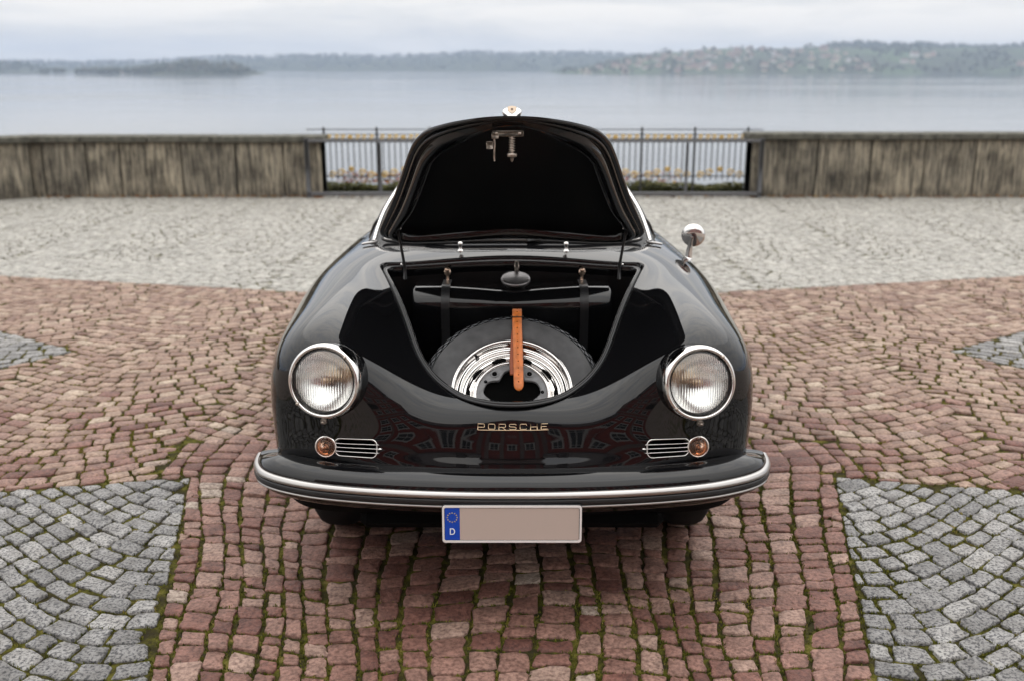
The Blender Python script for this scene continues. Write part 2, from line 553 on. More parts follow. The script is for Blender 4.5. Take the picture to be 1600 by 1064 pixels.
# the rest of the red stones lie in shallow segment arcs
for q in lattice_rows(-9.5, 9.5, -1.0, 7.2, arc_curve(0.35, 1.25, 0.26), 0.098, 0.083):
    quads.append((q, True, 'B'))
for s in (-1, 1):
    xa, xb = (0.4, 3.6) if s > 0 else (-3.6, -0.4)
    for q in lattice_rows(xa, xb, -1.35, 1.35, edge_arc(s, 0.62, 1.05), 0.102, 0.09):
        quads.append((q, False, 'G1'))
    xa, xb = (2.3, 7.5) if s > 0 else (-7.5, -2.3)
    for q in lattice_rows(xa, xb, 0.9, 5.8, arc_curve(0.8, 1.3, 0.38), 0.104, 0.094):
        quads.append((q, False, 'G2'))
for q in lattice_rows(-9.6, 9.6, 4.2, 10.6, arc_curve(0.0, 1.3, 0.36), 0.1, 0.092):
    quads.append((q, False, 'G3'))


def region_clip(q, red, kind):
    xm = sum(p[0] for p in q) / 4; ym = sum(p[1] for p in q) / 4
    ds = [depth_in(E, xm, ym) for E in GE]
    i = max(range(len(ds)), key=lambda k: ds[k])
    if red:
        if ds[i] > 0.02: return None
        # handing over between the files and the arcs
        if kind == 'B' and ym < 1.62 and abs(xm) < (1.5 if ym > 1.18 else 1.36 + 0.2317 * (ym - 1.18)):
            return None
        if ds[i] > -0.14:
            E = GE[i]
            e_ = min(E, key=lambda e: e[0] * xm + e[1] * ym + e[2])
            q = clip_half(q, e_, -1)
        if kind == 'B' and -0.2 < ym - 1.62 < 0.2 and abs(xm) < 1.5:
            q = clip_half(q, (0, 1, -1.62), 1) if len(q) > 2 else q
        sg = 1 if xm > 0 else -1
        if len(q) > 2 and 1.1 < ym < 1.62 and 1.35 < abs(xm) < 1.65:
            q = clip_half(q, (sg, 0, -1.5), -1 if kind == 'A' else 1)
        if kind == 'A' and len(q) > 2:
            q = clip_half(q, (0, 1, -1.62), -1)
    else:
        if ds[i] < -0.02: return None
        if ds[i] < 0.14:
            for e_ in GE[i]:
                if len(q) > 2 and abs(e_[0] * xm + e_[1] * ym + e_[2]) < 0.14:
                    q = clip_half(q, e_, 1)
    if len(q) < 3: return None
    return q, kind

def make_sett(poly, level):
    """rounded, slightly uneven stone; returns verts, faces"""
    n = len(poly)
    cx = sum(p[0] for p in poly) / n; cy = sum(p[1] for p in poly) / n
    P = np.array(poly, float)
    size = math.sqrt(max(area(poly), 1e-5))
    gap = (0.0048 if level == 0 else 0.0046 if level == 1 else 0.003) * random.uniform(0.4, 1.8)
    C = np.array([cx, cy])
    k = max(0.55, 1 - 2 * gap / size)
    P = C + (P - C) * k
    if level < 2:
        ring = []
        cut = 0.11
        for i in range(n):
            a, b, c = P[i - 1], P[i], P[(i + 1) % n]
            j = size * 0.06
            ring.append(b + (a - b) * cut * random.uniform(0.6, 1.4) + np.array([random.uniform(-j, j), random.uniform(-j, j)]) * 0.6)
            ring.append(b + (c - b) * cut * random.uniform(0.6, 1.4) + np.array([random.uniform(-j, j), random.uniform(-j, j)]) * 0.6)
            if level == 0:
                nrm = unit(C - (b + c) / 2)
                ring.append(b * 0.5 + c * 0.5 + nrm * random.uniform(-0.04, 0.075) * size)
    else:
        ring = list(P + rng.uniform(-0.03, 0.03, P.shape) * size)
    ring = np.array(ring)
    m = len(ring)
    h = random.gauss(0, 0.0018) - (0.002 if random.random() < 0.05 else 0)
    tx, ty = random.gauss(0, 0.04), random.gauss(0, 0.04)
    def zt(p, base): return base + h + tx * (p[:, 0] - cx) + ty * (p[:, 1] - cy)
    if level < 2:
        rings = [(1.0, -0.030), (1.0, -0.0042), (0.975, -0.0010), (0.88, 0.0006)] if level == 0 else [(1.0, -0.025), (1.0, -0.0035), (0.955, -0.0003)]
    else:
        rings = [(1.0, -0.02), (0.96, -0.001)]
    V = []
    for sc_, z in rings:
        p = C + (ring - C) * sc_
        zz = zt(p, z)
        if level == 0 and sc_ < 1: zz = zz + rng.normal(0, 0.0014, m)
        V.append(np.column_stack([p, zz]))
    V.append(np.array([[cx, cy, float(zt(C[None], 0.0012)[0]) + random.uniform(-0.0015, 0.002)]]))
    F = []
    for r_ in range(len(rings) - 1):
        for i in range(m):
            j = (i + 1) % m
            F.append((r_ * m + i, r_ * m + j, (r_ + 1) * m + j, (r_ + 1) * m + i))
    o = (len(rings) - 1) * m
    for i in range(m):
        F.append((o + i, o + (i + 1) % m, len(rings) * m))
    return np.concatenate(V), F, ring

CAMP = np.array([0, -2.72, 1.67])
def seen_size(cx, cy, a):
    d = math.sqrt(cx * cx + (cy + 2.72) ** 2 + 1.67 ** 2)
    return a / d ** 3
clipped = []
for q, red, kind in quads:
    q = ccw(q)
    q = region_clip(q, red, kind)
    if q is None: continue
    q, kind = q
    a = area(q)
    if a < 0.0012: continue
    cx = sum(p[0] for p in q) / len(q); cy = sum(p[1] for p in q) / len(q)
    clipped.append((q, red, cx, cy, a, kind))
# how big each stone shows in the picture decides which 300 become objects of their own
def in_frame(cx, cy):
    return cy > -0.33 and abs(cx) < 0.497 * (cy + 2.72) + 0.02 and not (abs(cx) < 0.72 and cy > 0.15 and cy < 4.4)
order = sorted((i for i, c in enumerate(clipped) if in_frame(c[2], c[3])), key=lambda i: -seen_size(clipped[i][2], clipped[i][3], clipped[i][4]))
single = set(order[:300])
rest = {True: MB(), False: MB()}
tones = {True: [], False: []}
edge_rings = []
allv, allf, allm, allt, nv = [], [], [], [], 0
for i, (q, red, cx, cy, a, kind) in enumerate(clipped):
    dist = math.hypot(cx, cy + 2.72)
    level = 0 if dist < 4.0 else (1 if dist < 7.5 else 2)
    v, f, ring = make_sett(q, level)
    tone = random.betavariate(2.2, 2.6) if red else random.random()
    if red and random.random() < 0.02: tone = random.uniform(0.95, 1.0)
    if dist < 6.6: edge_rings.append((ring, cx, cy))
    if i in single:
        mk('red_sett' if red else 'grey_sett', v, f, M['red_sett'] if red else M['grey_sett'], pav, attrs={'tone': np.full(len(v), tone)})
    else:
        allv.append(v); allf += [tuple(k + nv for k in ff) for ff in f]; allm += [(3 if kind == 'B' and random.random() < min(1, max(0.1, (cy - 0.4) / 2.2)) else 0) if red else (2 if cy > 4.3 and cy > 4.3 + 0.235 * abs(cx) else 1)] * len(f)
        allt.append(np.full(len(v), tone)); nv += len(v)
far_setts = mk('setts', np.concatenate(allv), allf, [M['red_sett'], M['grey_sett'], M['sheen_sett'], M['buff_sett']], pav, midx=allm, attrs={'tone': np.concatenate(allt)})
tag(far_setts, kind='stuff')
print('setts', len(clipped))

# moss and dry grass in the joints
mv, mf, mt = [], [], []
def patch(x, y):
    return math.sin(1.9 * x + 0.7 * y) + math.sin(2.7 * y - 1.1 * x + 1) + math.sin(5.3 * x + 3.1 * y) * 0.8 + math.sin(9.1 * y - 6.3 * x) * 0.6
k = 0
for ring, cx, cy in edge_rings:
    if not in_view(cx, cy) or (abs(cx) < 0.75 and 0.25 < cy < 3.9): continue
    pv = patch(cx, cy)
    dist = math.hypot(cx, cy + 2.72)
    nb = int(max(3, 11 + 6.0 * pv) * (1.0 if dist < 4.3 else 0.75))
    for _ in range(nb):
        i = random.randrange(len(ring)); t = random.random()
        p = ring[i] * (1 - t) + ring[(i + 1) % len(ring)] * t
        c = np.array([cx, cy]); o = unit(p - c)
        p = p + o * random.uniform(-0.001, 0.006)
        cl = random.random()
        nbl = 4
        tone = min(1, max(0, random.gauss(0.52 if dist < 4.2 else 0.75, 0.2) + (0.32 if patch(cx * 3 + 5, cy * 3) > 1.3 else 0)))
        for b_ in range(nbl):
            a_ = random.random() * 6.283
            r_ = random.uniform(0.002, 0.005) * (1 if dist < 4.2 else 1.5)
            bx, by = p[0] + random.gauss(0, 0.004), p[1] + random.gauss(0, 0.004)
            hh = random.uniform(0.006, 0.0145)
            la = random.random() * 6.283; ln = random.uniform(0.001, 0.006)
            mv += [(bx + r_ * math.cos(a_), by + r_ * math.sin(a_), -0.009), (bx - r_ * math.cos(a_), by - r_ * math.sin(a_), -0.009),
                   (bx + ln * math.cos(la), by + ln * math.sin(la), -0.009 + hh)]
            mf.append((k, k + 1, k + 2)); k += 3
            mt += [max(0, tone - 0.25), max(0, tone - 0.25), tone]
moss = mk('moss', mv, mf, M['moss'], None, smooth=False, attrs={'tone': mt})
tag(moss, 'short yellow-green moss growing in the joints between the setts', 'moss', kind='stuff')
print('moss', len(mf))

# beyond the cobbles the bank drops to the lake
bank = mk('bank', [(-400, 11.6, -0.03), (400, 11.6, -0.03), (400, 12.4, -0.5), (-400, 12.4, -0.5), (400, 70, -18.6), (-400, 70, -18.6)],
          [(0, 1, 2, 3), (3, 2, 4, 5)], simple('bank_grass', (0.05, 0.06, 0.025), 0.9, vary=0.4, vscale=1.0), smooth=False)
tag(bank, kind='structure')
# terrace carried on outside the built stones, to the sides
def plaza_mat():
    m, n, l, b = new_mat('plaza_cobbles')
    g = n.new('ShaderNodeNewGeometry')
    v = n.new('ShaderNodeTexVoronoi'); v.inputs['Scale'].default_value = 10.5
    v.feature = 'F1'
    l.new(g.outputs['Position'], v.inputs['Vector'])
    r = ramp(n, [(0, (0.27, 0.24, 0.225)), (0.5, (0.24, 0.18, 0.165)), (0.75, (0.1, 0.095, 0.05))])
    l.new(v.outputs['Distance'], r.inputs[0]); l.new(r.outputs[0], b.inputs['Base Color'])
    b.inputs['Roughness'].default_value = 0.7
    return m
M['plaza'] = plaza_mat()
plz = MB()
plz.add([(-60, -60, -0.002), (60, -60, -0.002), (60, -1.45, -0.006), (-60, -1.45, -0.002)], [(0, 1, 2, 3)])
for s in (-1, 1):
    q = [(s * 1.85, -1.45, -0.006), (s * 8.2, 10.62, -0.006), (s * 60, 10.62, -0.006), (s * 60, -1.45, -0.006)]
    plz.add(q if s > 0 else q[::-1], [(3, 2, 1, 0)] if s > 0 else [(3, 2, 1, 0)])
tag(plz.build('plaza', M['plaza'], smooth=False), kind='structure')

# ------------------------------------------------------------------ lake, hills and the town across the water
def water_mat():
    m, n, l, b = new_mat('calm_lake')
    b.inputs['Base Color'].default_value = (0.06, 0.075, 0.09, 1)
    b.inputs['Roughness'].default_value = 0.16
    b.inputs['IOR'].default_value = 1.33
    g = n.new('ShaderNodeNewGeometry')
    mp = n.new('ShaderNodeMapping'); mp.inputs['Scale'].default_value = (0.02, 0.06, 1)
    l.new(g.outputs['Position'], mp.inputs[0])
    t = noise(n, l, mp.outputs[0], 4, 6, 0.6)
    bp = n.new('ShaderNodeBump'); bp.inputs['Strength'].default_value = 0.05; bp.inputs['Distance'].default_value = 1.0
    l.new(t.outputs['Fac'], bp.inputs['Height']); l.new(bp.outputs[0], b.inputs['Normal'])
    mp2 = n.new('ShaderNodeMapping'); mp2.inputs['Scale'].default_value = (0.0012, 0.004, 1)
    l.new(g.outputs['Position'], mp2.inputs[0])
    t2 = noise(n, l, mp2.outputs[0], 1.6, 5, 0.6)
    r2 = ramp(n, [(0.42, (0.06, 0.06, 0.06)), (0.62, (0.14, 0.14, 0.14))])
    l.new(t2.outputs['Fac'], r2.inputs[0]); l.new(r2.outputs[0], b.inputs['Roughness'])
    return m
lake = mk('lake', [(-9000, 40, -18), (9000, 40, -18), (9000, 6100, -18), (-9000, 6100, -18)], [(0, 1, 2, 3)], water_mat(), smooth=False)
tag(lake, kind='structure')

def hill_mat(name, stops, scale):
    m, n, l, b = new_mat(name)
    g = n.new('ShaderNodeNewGeometry')
    mp = n.new('ShaderNodeMapping'); mp.inputs['Scale'].default_value = (1, 0.5, 2.5)
    l.new(g.outputs['Position'], mp.inputs[0])
    t = noise(n, l, mp.outputs[0], scale, 5, 0.6)
    r = ramp(n, stops)
    l.new(t.outputs['Fac'], r.inputs[0]); l.new(r.outputs[0], b.inputs['Base Color'])
    b.inputs['Roughness'].default_value = 0.95
    b.inputs['Specular IOR Level'].default_value = 0.1
    return m
M['wood_hill'] = hill_mat('wooded_slope', [(0.35, (0.035, 0.042, 0.022)), (0.65, (0.07, 0.075, 0.04))], 0.012)
M['field_hill'] = hill_mat('meadow_slope', [(0.36, (0.055, 0.06, 0.045)), (0.5, (0.075, 0.09, 0.055)), (0.62, (0.085, 0.12, 0.06)), (0.75, (0.06, 0.06, 0.045))], 0.006)

class Hill:
    def __init__(s, name, ridge, d0, d1, mat, drop=0.0, back=700):
        s.r = np.array(ridge, float); s.r[:, 1] -= drop
        s.d0, s.d1, s.back = d0, d1, back
        xs = np.linspace(s.r[0, 0], s.r[-1, 0], 160)
        ts = np.concatenate([np.linspace(0, 1, 14), [1.15, 1.5, 2.0]])
        V = []
        for x in xs:
            for t in ts:
                y, z = s.at(x, t)
                V.append((x, y, z))
        s.o = mk(name, V, grid_faces(len(xs), len(ts)), mat)
        tag(s.o, kind='structure')
    def ridge(s, x):
        h = np.interp(x, s.r[:, 0], s.r[:, 1])
        return h + 2.2 * math.sin(x * 0.021) + 1.4 * math.sin(x * 0.053 + 1)
    def at(s, x, t):
        h = max(s.ridge(x), -18.5)
        if t <= 1:
            y = s.d0 + (s.d1 - s.d0) * t + 25 * math.sin(x * 0.006) * (1 - t)
            z = -18.6 + (h + 18.6) * (1.45 * t - 0.45 * t * t)
        else:
            y = s.d1 + s.back * (t - 1)
            z = h - (h + 18.6) * (t - 1) ** 1.3
        return y, z
far_ridge = Hill('far_hills', [(-4831, 27), (-3220, 30), (-2575, 36), (-2093, 27), (-1738, 36), (-1511, 54), (-1222, 57), (-900, 64), (-643, 57), (-386, 67), (-128, 79), (0, 70), (193, 76), (450, 76), (675, 61), (964, 64), (1606, 76), (2893, 64), (4826, 45)], 4300, 5200, M['wood_hill'], 12)
left_shore = Hill('left_shore', [(-3343, 27), (-2453, 21), (-1896, 19), (-1695, 19), (-1607, 8), (-1520, -19)], 3300, 3600, M['wood_hill'], 12, 300)
headland = Hill('headland', [(-1500, -16), (-1250, -10), (-1085, -9), (-1018, -4), (-965, 2), (-942, -4), (-912, 7), (-866, 11), (-804, 15), (-759, 13), (-713, 12), (-680, 3), (-640, -8), (-590, -19)], 2450, 2640, M['wood_hill'], 10, 200)
town_hill = Hill('town_hill', [(60, -19), (123, -16), (205, 2), (327, 25), (489, 51), (652, 59), (815, 61), (998, 64), (1324, 64), (1629, 64), (2037, 59), (3063, 33)], 2750, 3300, M['field_hill'], 5)
crest = Hill('crest_hill', [(1120, 40), (1165, 67), (1178, 88), (1322, 97), (1490, 92), (1683, 85), (1828, 81), (1923, 87), (2284, 90), (3614, 57)], 3450, 3900, M['wood_hill'], 14)

# woods on the slopes (one mass)
ico_v = np.array([(0, 0, 1.0), (0.8, 0, 0.45), (0.25, 0.76, 0.5), (-0.65, 0.47, 0.4), (-0.65, -0.47, 0.5), (0.25, -0.76, 0.42), (0.5, 0.4, -0.2), (-0.3, 0.55, -0.2), (-0.55, -0.2, -0.2), (0.15, -0.6, -0.2)])
ico_f = [(0, 1, 2), (0, 2, 3), (0, 3, 4), (0, 4, 5), (0, 5, 1), (1, 6, 2), (2, 7, 3), (3, 8, 4), (4, 9, 5), (5, 6, 1), (2, 6, 7), (3, 7, 8), (4, 8, 9), (5, 9, 6)]
fv, ff, ft, fn = [], [], [], 0
def tree_at(x, y, z, h, w):
    global fn
    v = ico_v * np.array([w, w, h * 0.62]) * rng.uniform(0.8, 1.2, (10, 1)) + np.array([x, y, z + h * 0.35])
    fv.append(v); ff.extend([tuple(i + fn for i in t) for t in ico_f]); fn += 10
    ft.append(np.full(10, random.random()) + np.clip(ico_v[:, 2] * 0.1, 0, 1))
def scatter(hill, n, x0, x1, t0, t1, hmin, hmax, dens=None):
    for _ in range(n):
        x = random.uniform(x0, x1); t = random.uniform(t0, t1)
        if dens and random.random() > dens(x, t): continue
        y, z = hill.at(x, t)
        if z < -17.5: continue
        h = random.uniform(hmin, hmax)
        tree_at(x, y, z, h, h * random.uniform(0.35, 0.6))
scatter(far_ridge, 1500, -3000, 2900, 0.05, 1.0, 12, 20)
scatter(far_ridge, 900, -3000, 2900, 0.93, 1.0, 10, 17)
scatter(left_shore, 350, -2600, -1540, 0.1, 1.0, 10, 18)
scatter(headland, 800, -1450, -600, 0.02, 1.0, 9, 17)
def town_d(x, t):
    wood = (math.sin(x * 0.009 + 4 * t) + math.sin(x * 0.021 - 7 * t + 1)) > 0.35
    if x > 820: return 0.95 if (wood or t < 0.16) else 0.08
    return 0.35 if t < 0.12 else 0.28
scatter(town_hill, 2600, 110, 2600, 0.0, 1.0, 7, 15, town_d)
scatter(crest, 1700, 1140, 2900, 0.3, 1.0, 13, 19)
woods = mk('woods', np.concatenate(fv), ff, M['forest'], None, smooth=True, attrs={'tone': np.concatenate(ft)})
tag(woods, 'blue-grey woods covering the hills on the far lake shore', 'woods', kind='stuff')

# small houses of the town, each its own object
hw = [simple('house_wall_' + n_, c, 0.8) for n_, c in (('white', (0.62, 0.60, 0.56)), ('cream', (0.55, 0.48, 0.38)), ('rose', (0.48, 0.36, 0.30)))]
hr = simple('house_roof', (0.15, 0.10, 0.085), 0.85)
hv = np.array([(-.5, -.5, 0), (.5, -.5, 0), (.5, .5, 0), (-.5, .5, 0), (-.5, -.5, .6), (.5, -.5, .6), (.5, .5, .6), (-.5, .5, .6), (-.5, 0, 1), (.5, 0, 1), (-.56, -.58, .54), (.56, -.58, .54), (.56, .58, .54), (-.56, .58, .54), (-.56, 0, 1.03), (.56, 0, 1.03)])
hf = [(0, 1, 5, 4), (1, 2, 6, 9, 5), (2, 3, 7, 6), (3, 0, 4, 8, 7), (10, 11, 15, 14), (13, 14, 15, 12)]
house_meshes = [mesh_data('house', hv, hf, [w_, hr], False, midx=[0, 0, 0, 0, 1, 1]) for w_ in hw]
def house(x, hill, t, s, label, group):
    y, z = hill.at(x, t)
    o = link(bpy.data.objects.new('house', random.choice(house_meshes)))
    o.location = (x, y, z - 1.0)
    o.scale = (s * random.uniform(1.0, 1.5), s * random.uniform(0.8, 1.1), s * random.uniform(0.75, 1.0))
    o.rotation_euler.z = random.choice((0, math.pi / 2)) + random.uniform(-0.4, 0.4)
    tag(o, label, 'house', group)
for _ in range(150):
    x = 190 + 800 * random.random() ** 0.9
    t = random.uniform(0.06, 0.9) * min(1, 0.35 + (x - 150) / 500)
    house(x, town_hill, t, random.uniform(9, 14), 'tiny pale house of the hillside town across the lake', 'houses of the town across the lake')
for x, t in ((1180, 0.5), (1210, 0.47), (1240, 0.52), (1110, 0.3), (1130, 0.28), (1420, 0.2), (1445, 0.2), (1465, 0.22), (1600, 0.22), (1620, 0.2)):
    house(x, town_hill, t, random.uniform(13, 18), 'tiny farm building in the green fields right of the hillside town', 'farm buildings right of the town')
for x, t in ((-950, 0.25), (-936, 0.3), (-922, 0.35)):
    house(x, headland, t, 12, 'tiny pale house among the trees of the left headland', 'houses on the headland')
# ------------------------------------------------------------------ terrace walls
def terrace_wall(label, xs, y0, top, cop_xs, parent_name='terrace_wall'):
    root = empty(parent_name, ((xs[0] + xs[-1]) / 2, y0 + 0.18, 0))
    tag(root, label, 'wall', 'terrace walls')
    core = MB().add(*box(((xs[0] + xs[-1]) / 2, y0 + 0.19, (top - 0.09) / 2), (abs(xs[-1] - xs[0]) - 0.02, 0.30, top - 0.10)))
    core.build('core', M['mortar'], root, smooth=False)
    for i in range(len(xs) - 1):
        a, b = xs[i] + 0.010, xs[i + 1] - 0.010
        # tooled front: vertical furrows pressed into the face
        nx = max(8, int((b - a) / 0.022))
        gx = np.linspace(a, b, nx); gz = np.linspace(-0.03, top - 0.085, 7)
        V = []
        ph = random.random() * 6
        for x in gx:
            for z in gz:
                edge = min(x - a, b - x, z + 0.03, top - 0.085 - z)
                d = (0.006 * math.sin(x * 150 + ph) + random.uniform(-0.004, 0.004)) if edge > 0.015 else 0.012
                V.append((x, y0 + random.uniform(0, 0.002) + d, z))
        F = grid_faces(len(gx), len(gz))
        n0 = len(V)
        # returns to the core
        ringi = [i2 * 7 for i2 in range(nx)] + [(nx - 1) * 7 + j for j in range(1, 7)] + [i2 * 7 + 6 for i2 in range(nx - 2, -1, -1)] + [j for j in range(5, 0, -1)]
        for q in ringi: V.append((V[q][0], y0 + 0.36, V[q][2]))
        for q in range(len(ringi)):
            q2 = (q + 1) % len(ringi)
            F.append((ringi[q2], ringi[q], n0 + q, n0 + q2))
        mk('stone_panel', V, F, M['wall'], root, smooth=False, attrs={'tone': np.full(len(V), random.random())})
    for i in range(len(cop_xs) - 1):
        a, b = cop_xs[i], cop_xs[i + 1]
        v, f = box(((a + b) / 2, y0 + 0.17, top - 0.04 + random.uniform(-0.003, 0.003)), (b - a - 0.008, 0.46, 0.08), 0.012)
        mk('coping_stone', v, f, M['coping'], root, smooth=False)
    return root
terrace_wall('weathered stone terrace wall with dark coping, left of the gilded railing', [-6.47, -6.17, -5.59, -5.15, -4.34, -3.63, -3.0, -2.50], 10.5, 0.793,
             [-6.5, -5.62, -4.75, -3.93, -3.1, -2.46])
terrace_wall('weathered stone terrace wall with dark coping, right of the gilded railing', [3.14, 4.0, 4.71, 5.42, 6.09, 6.85, 7.6, 8.4, 9.2], 10.5, 0.826,
             [3.09, 4.05, 4.75, 5.5, 6.3, 7.1, 7.9, 8.6, 9.25])
ret = terrace_wall('stone return wall turning towards the viewer at the far left', [-8.0, -7.2, -6.5, -5.7, -5.0, -4.2, -3.4, -2.6, -1.9, -1.2, -0.6, 0.0], 0, 0.793, [-8.02, -7.1, -6.2, -5.3, -4.4, -3.5, -2.62, -1.75, -0.85, 0.03])
ret.location = (-6.47 - 3.19, 10.56 - 2.29, 0)
ret.rotation_euler.z = R(35)

# fallen leaves at the foot of the walls
lv, lf, lt, k = [], [], [], 0
for _ in range(900):
    x = random.choice((random.uniform(-6.4, -2.5), random.uniform(3.1, 7.5), random.uniform(-2.6, 3.2)))
    y = 10.47 - abs(random.gauss(0, 0.05)); z = random.uniform(0.002, 0.02)
    s = random.uniform(0.012, 0.03); a = random.random() * 6.28
    c_, s_ = math.cos(a) * s, math.sin(a) * s
    lv += [(x - c_, y - s_, z), (x + s_ * .6, y - c_ * .6, z + random.uniform(0, .02)), (x + c_, y + s_, z + 0.01), (x - s_ * .6, y + c_ * .6, z + random.uniform(0, .02))]
    lf.append((k, k + 1, k + 2, k + 3)); k += 4
    lt += [random.random()] * 4
tag(mk('leaf_litter', lv, lf, M['litter'], None, False, attrs={'tone': lt}), 'reddish fallen leaves and weeds along the foot of the terrace walls', 'leaves', kind='stuff')

# ------------------------------------------------------------------ ornate railing behind the gap
rail = empty('ornate_railing', (0.33, 10.85, 0))
tag(rail, 'black iron railing with gilded scrollwork overlooking the lake', 'railing')
YF = 10.86
RX0, RX1 = -2.52, 3.16
nb = 8
bay = (RX1 - RX0) / nb
MB().add(*tube([(-2.75, YF, 0.75), (-2.75, YF, 0.854), (3.36, YF, 0.854), (3.36, YF, 0.75)], 0.007, 6)).build('handrail', M['iron'], rail)
MB().add(*box((0.32, YF, 0.722), (RX1 - RX0, 0.03, 0.034), 0.004)).build('upper_rail', M['iron'], rail, False)
MB().add(*box((0.32, YF, 0.79), (RX1 - RX0, 0.012, 0.010))).build('band_rail', M['iron'], rail, False)
MB().add(*box((0.32, YF, 0.235), (RX1 - RX0, 0.02, 0.014))).build('lower_rail', M['iron'], rail, False)
def copies(first, spots, parent):
    for i, p in enumerate(spots):
        o = first if i == 0 else link(first.copy())
        o.parent = parent
        o.matrix_parent_inverse = Matrix.Translation(Vector(parent.location)).inverted()
        o.location = p
post = MB().add(*box((0, 0, 0.36), (0.028, 0.028, 0.98), 0.004)).add(*lathe([(0.004, 0.85), (0.016, 0.86), (0.02, 0.88), (0.012, 0.9), (0.001, 0.915)], (0, 0, 0), (0, 0, 1), 8, up=(0, 1, 0)))
post = post.build('post', M['iron'])
copies(post, [(RX0 + i * bay, YF, -0.02) for i in range(nb + 1)], rail)
bar = MB().add(*tube([(0, 0, 0.18), (0, 0, 0.72)], 0.0075, 6)).build('bar', M['iron'])
copies(bar, [(RX0 + bay * (i + j / 9), YF, 0) for i in range(nb) for j in range(1, 9)], rail)
def spiral(r0, r1, turns, n=22, flip=1):
    a = np.linspace(0, turns * 2 * np.pi, n); r = np.linspace(r0, r1, n)
    return np.column_stack([flip * r * np.cos(a), np.zeros(n), r * np.sin(a)])
sc1 = MB().add(*tube(spiral(0.05, 0.012, 1.3), 0.0105, 6)).build('scroll', M['gilt'])
sc2 = MB().add(*tube(spiral(0.032, 0.008, 1.3), 0.0095, 6)).build('scroll', M['gilt'])
ros = MB()
for i in range(7):
    a = i / 7 * 6.283
    ros.add(*lathe([(0.001, -0.03), (0.016, -0.012), (0.017, 0.01), (0.001, 0.034)], (0.034 * math.cos(a), 0, 0.034 * math.sin(a)), (math.cos(a), 0.01, math.sin(a)), 6, up=(0, 1, 0)))
ros.add(*lathe([(0.001, 0.0), (0.016, 0.005), (0.012, 0.018), (0.001, 0.022)], (0, -0.01, 0), (0, -1, 0), 8))
rosb = ros.build('rosette', M['gilt'])
rosb.scale = (0.68, 0.68, 0.68)
copies(rosb, [(RX0 + bay * (i + 0.5), YF - 0.02, 0.33) for i in range(nb)], rail)
ros2 = link(bpy.data.objects.new('rosette', rosb.data)); ros2.scale = (0.7, 0.7, 0.5)
copies(ros2, [(RX0 + bay * (i + 0.5), YF - 0.02, 0.757) for i in range(nb)], rail)
copies(sc1, [(RX0 + bay * (i + f_), YF - 0.015, 0.318 - 0.17 * abs(f_ - 0.5)) for i in range(nb) for f_ in (0.13, 0.3, 0.7, 0.87)], rail)
copies(sc2, [(RX0 + bay * (i + f_), YF - 0.015, 0.756) for i in range(nb) for f_ in (0.1, 0.24, 0.36, 0.64, 0.76, 0.9)], rail)

# plain grey barrier in front of the gap
barr = empty('barrier', (0.3, 10.4, 0))
tag(barr, 'plain grey tubular barrier standing in the gap between the walls', 'barrier')
for z, d in ((0.735, 0.035), (0.05, 0.05)):
    MB().add(*box((0.29, 10.42, z), (5.98, 0.05, d), 0.006)).build('rail', M['barrier'], barr, False)
bp_ = MB().add(*box((0, 0, 0.37), (0.032, 0.032, 0.68), 0.004)).build('post', M['barrier'])
copies(bp_, [(-1.72, 10.42, 0), (0.29, 10.42, 0), (2.28, 10.42, 0)], barr)
be_ = MB().add(*box((0, 0, 0.385), (0.06, 0.05, 0.77), 0.006)).build('end_post', M['barrier'])
copies(be_, [(-2.67, 10.42, 0), (3.25, 10.42, 0)], barr)

# low hedge and the last flowers behind it
def leaf_mass(n, fn_, size):
    V, F, T, k = [], [], [], 0
    for _ in range(n):
        p, tone = fn_()
        a, b_ = random.random() * 6.28, random.uniform(-1.2, 1.2)
        u = np.array([math.cos(a), math.sin(a), 0]); w = np.array([-math.sin(a) * math.cos(b_), math.cos(a) * math.cos(b_), math.sin(b_)])
        s = size * random.uniform(0.6, 1.4)
        V += [p - u * s, p - w * s * .55, p + u * s, p + w * s * .55]
        F.append((k, k + 1, k + 2, k + 3)); k += 4
        T += [tone] * 4
    return V, F, T
def hp():
    x = random.uniform(-2.62, 3.3)
    top = 0.105 + 0.02 * math.sin(x * 4.1) + 0.012 * math.sin(x * 11)
    z = random.uniform(-0.04, top)
    return np.array([x, random.uniform(10.98, 11.35), z]), min(1, max(0, random.gauss(0.45, 0.25) + (0.3 if z > top - 0.03 else -0.15)))
V, F, T = leaf_mass(22000, hp, 0.020)
tag(mk('hedge', V, F, M['hedge'], None, False, attrs={'tone': T}), 'low clipped hedge behind the railing at the foot of the gap', 'hedge', kind='stuff')
def fp():
    x = random.choice((random.uniform(-2.5, -0.4), random.uniform(1.2, 2.4), random.uniform(-2.4, -1.4), random.uniform(-1.0, 1.2)))
    z = 0.08 + 0.15 * random.random() ** 1.5
    r_ = random.random()
    return np.array([x, random.uniform(11.4, 11.55), z]), (random.uniform(0, 0.45) if r_ < 0.6 else random.uniform(0.5, 0.85) if r_ < 0.85 else 1.0)
V, F, T = leaf_mass(2200, fp, 0.018)
tag(mk('flower_bed', V, F, M['flower'], None, False, attrs={'tone': T}), 'red and orange flowers showing between the railing bars above the hedge', 'flowers', kind='stuff')

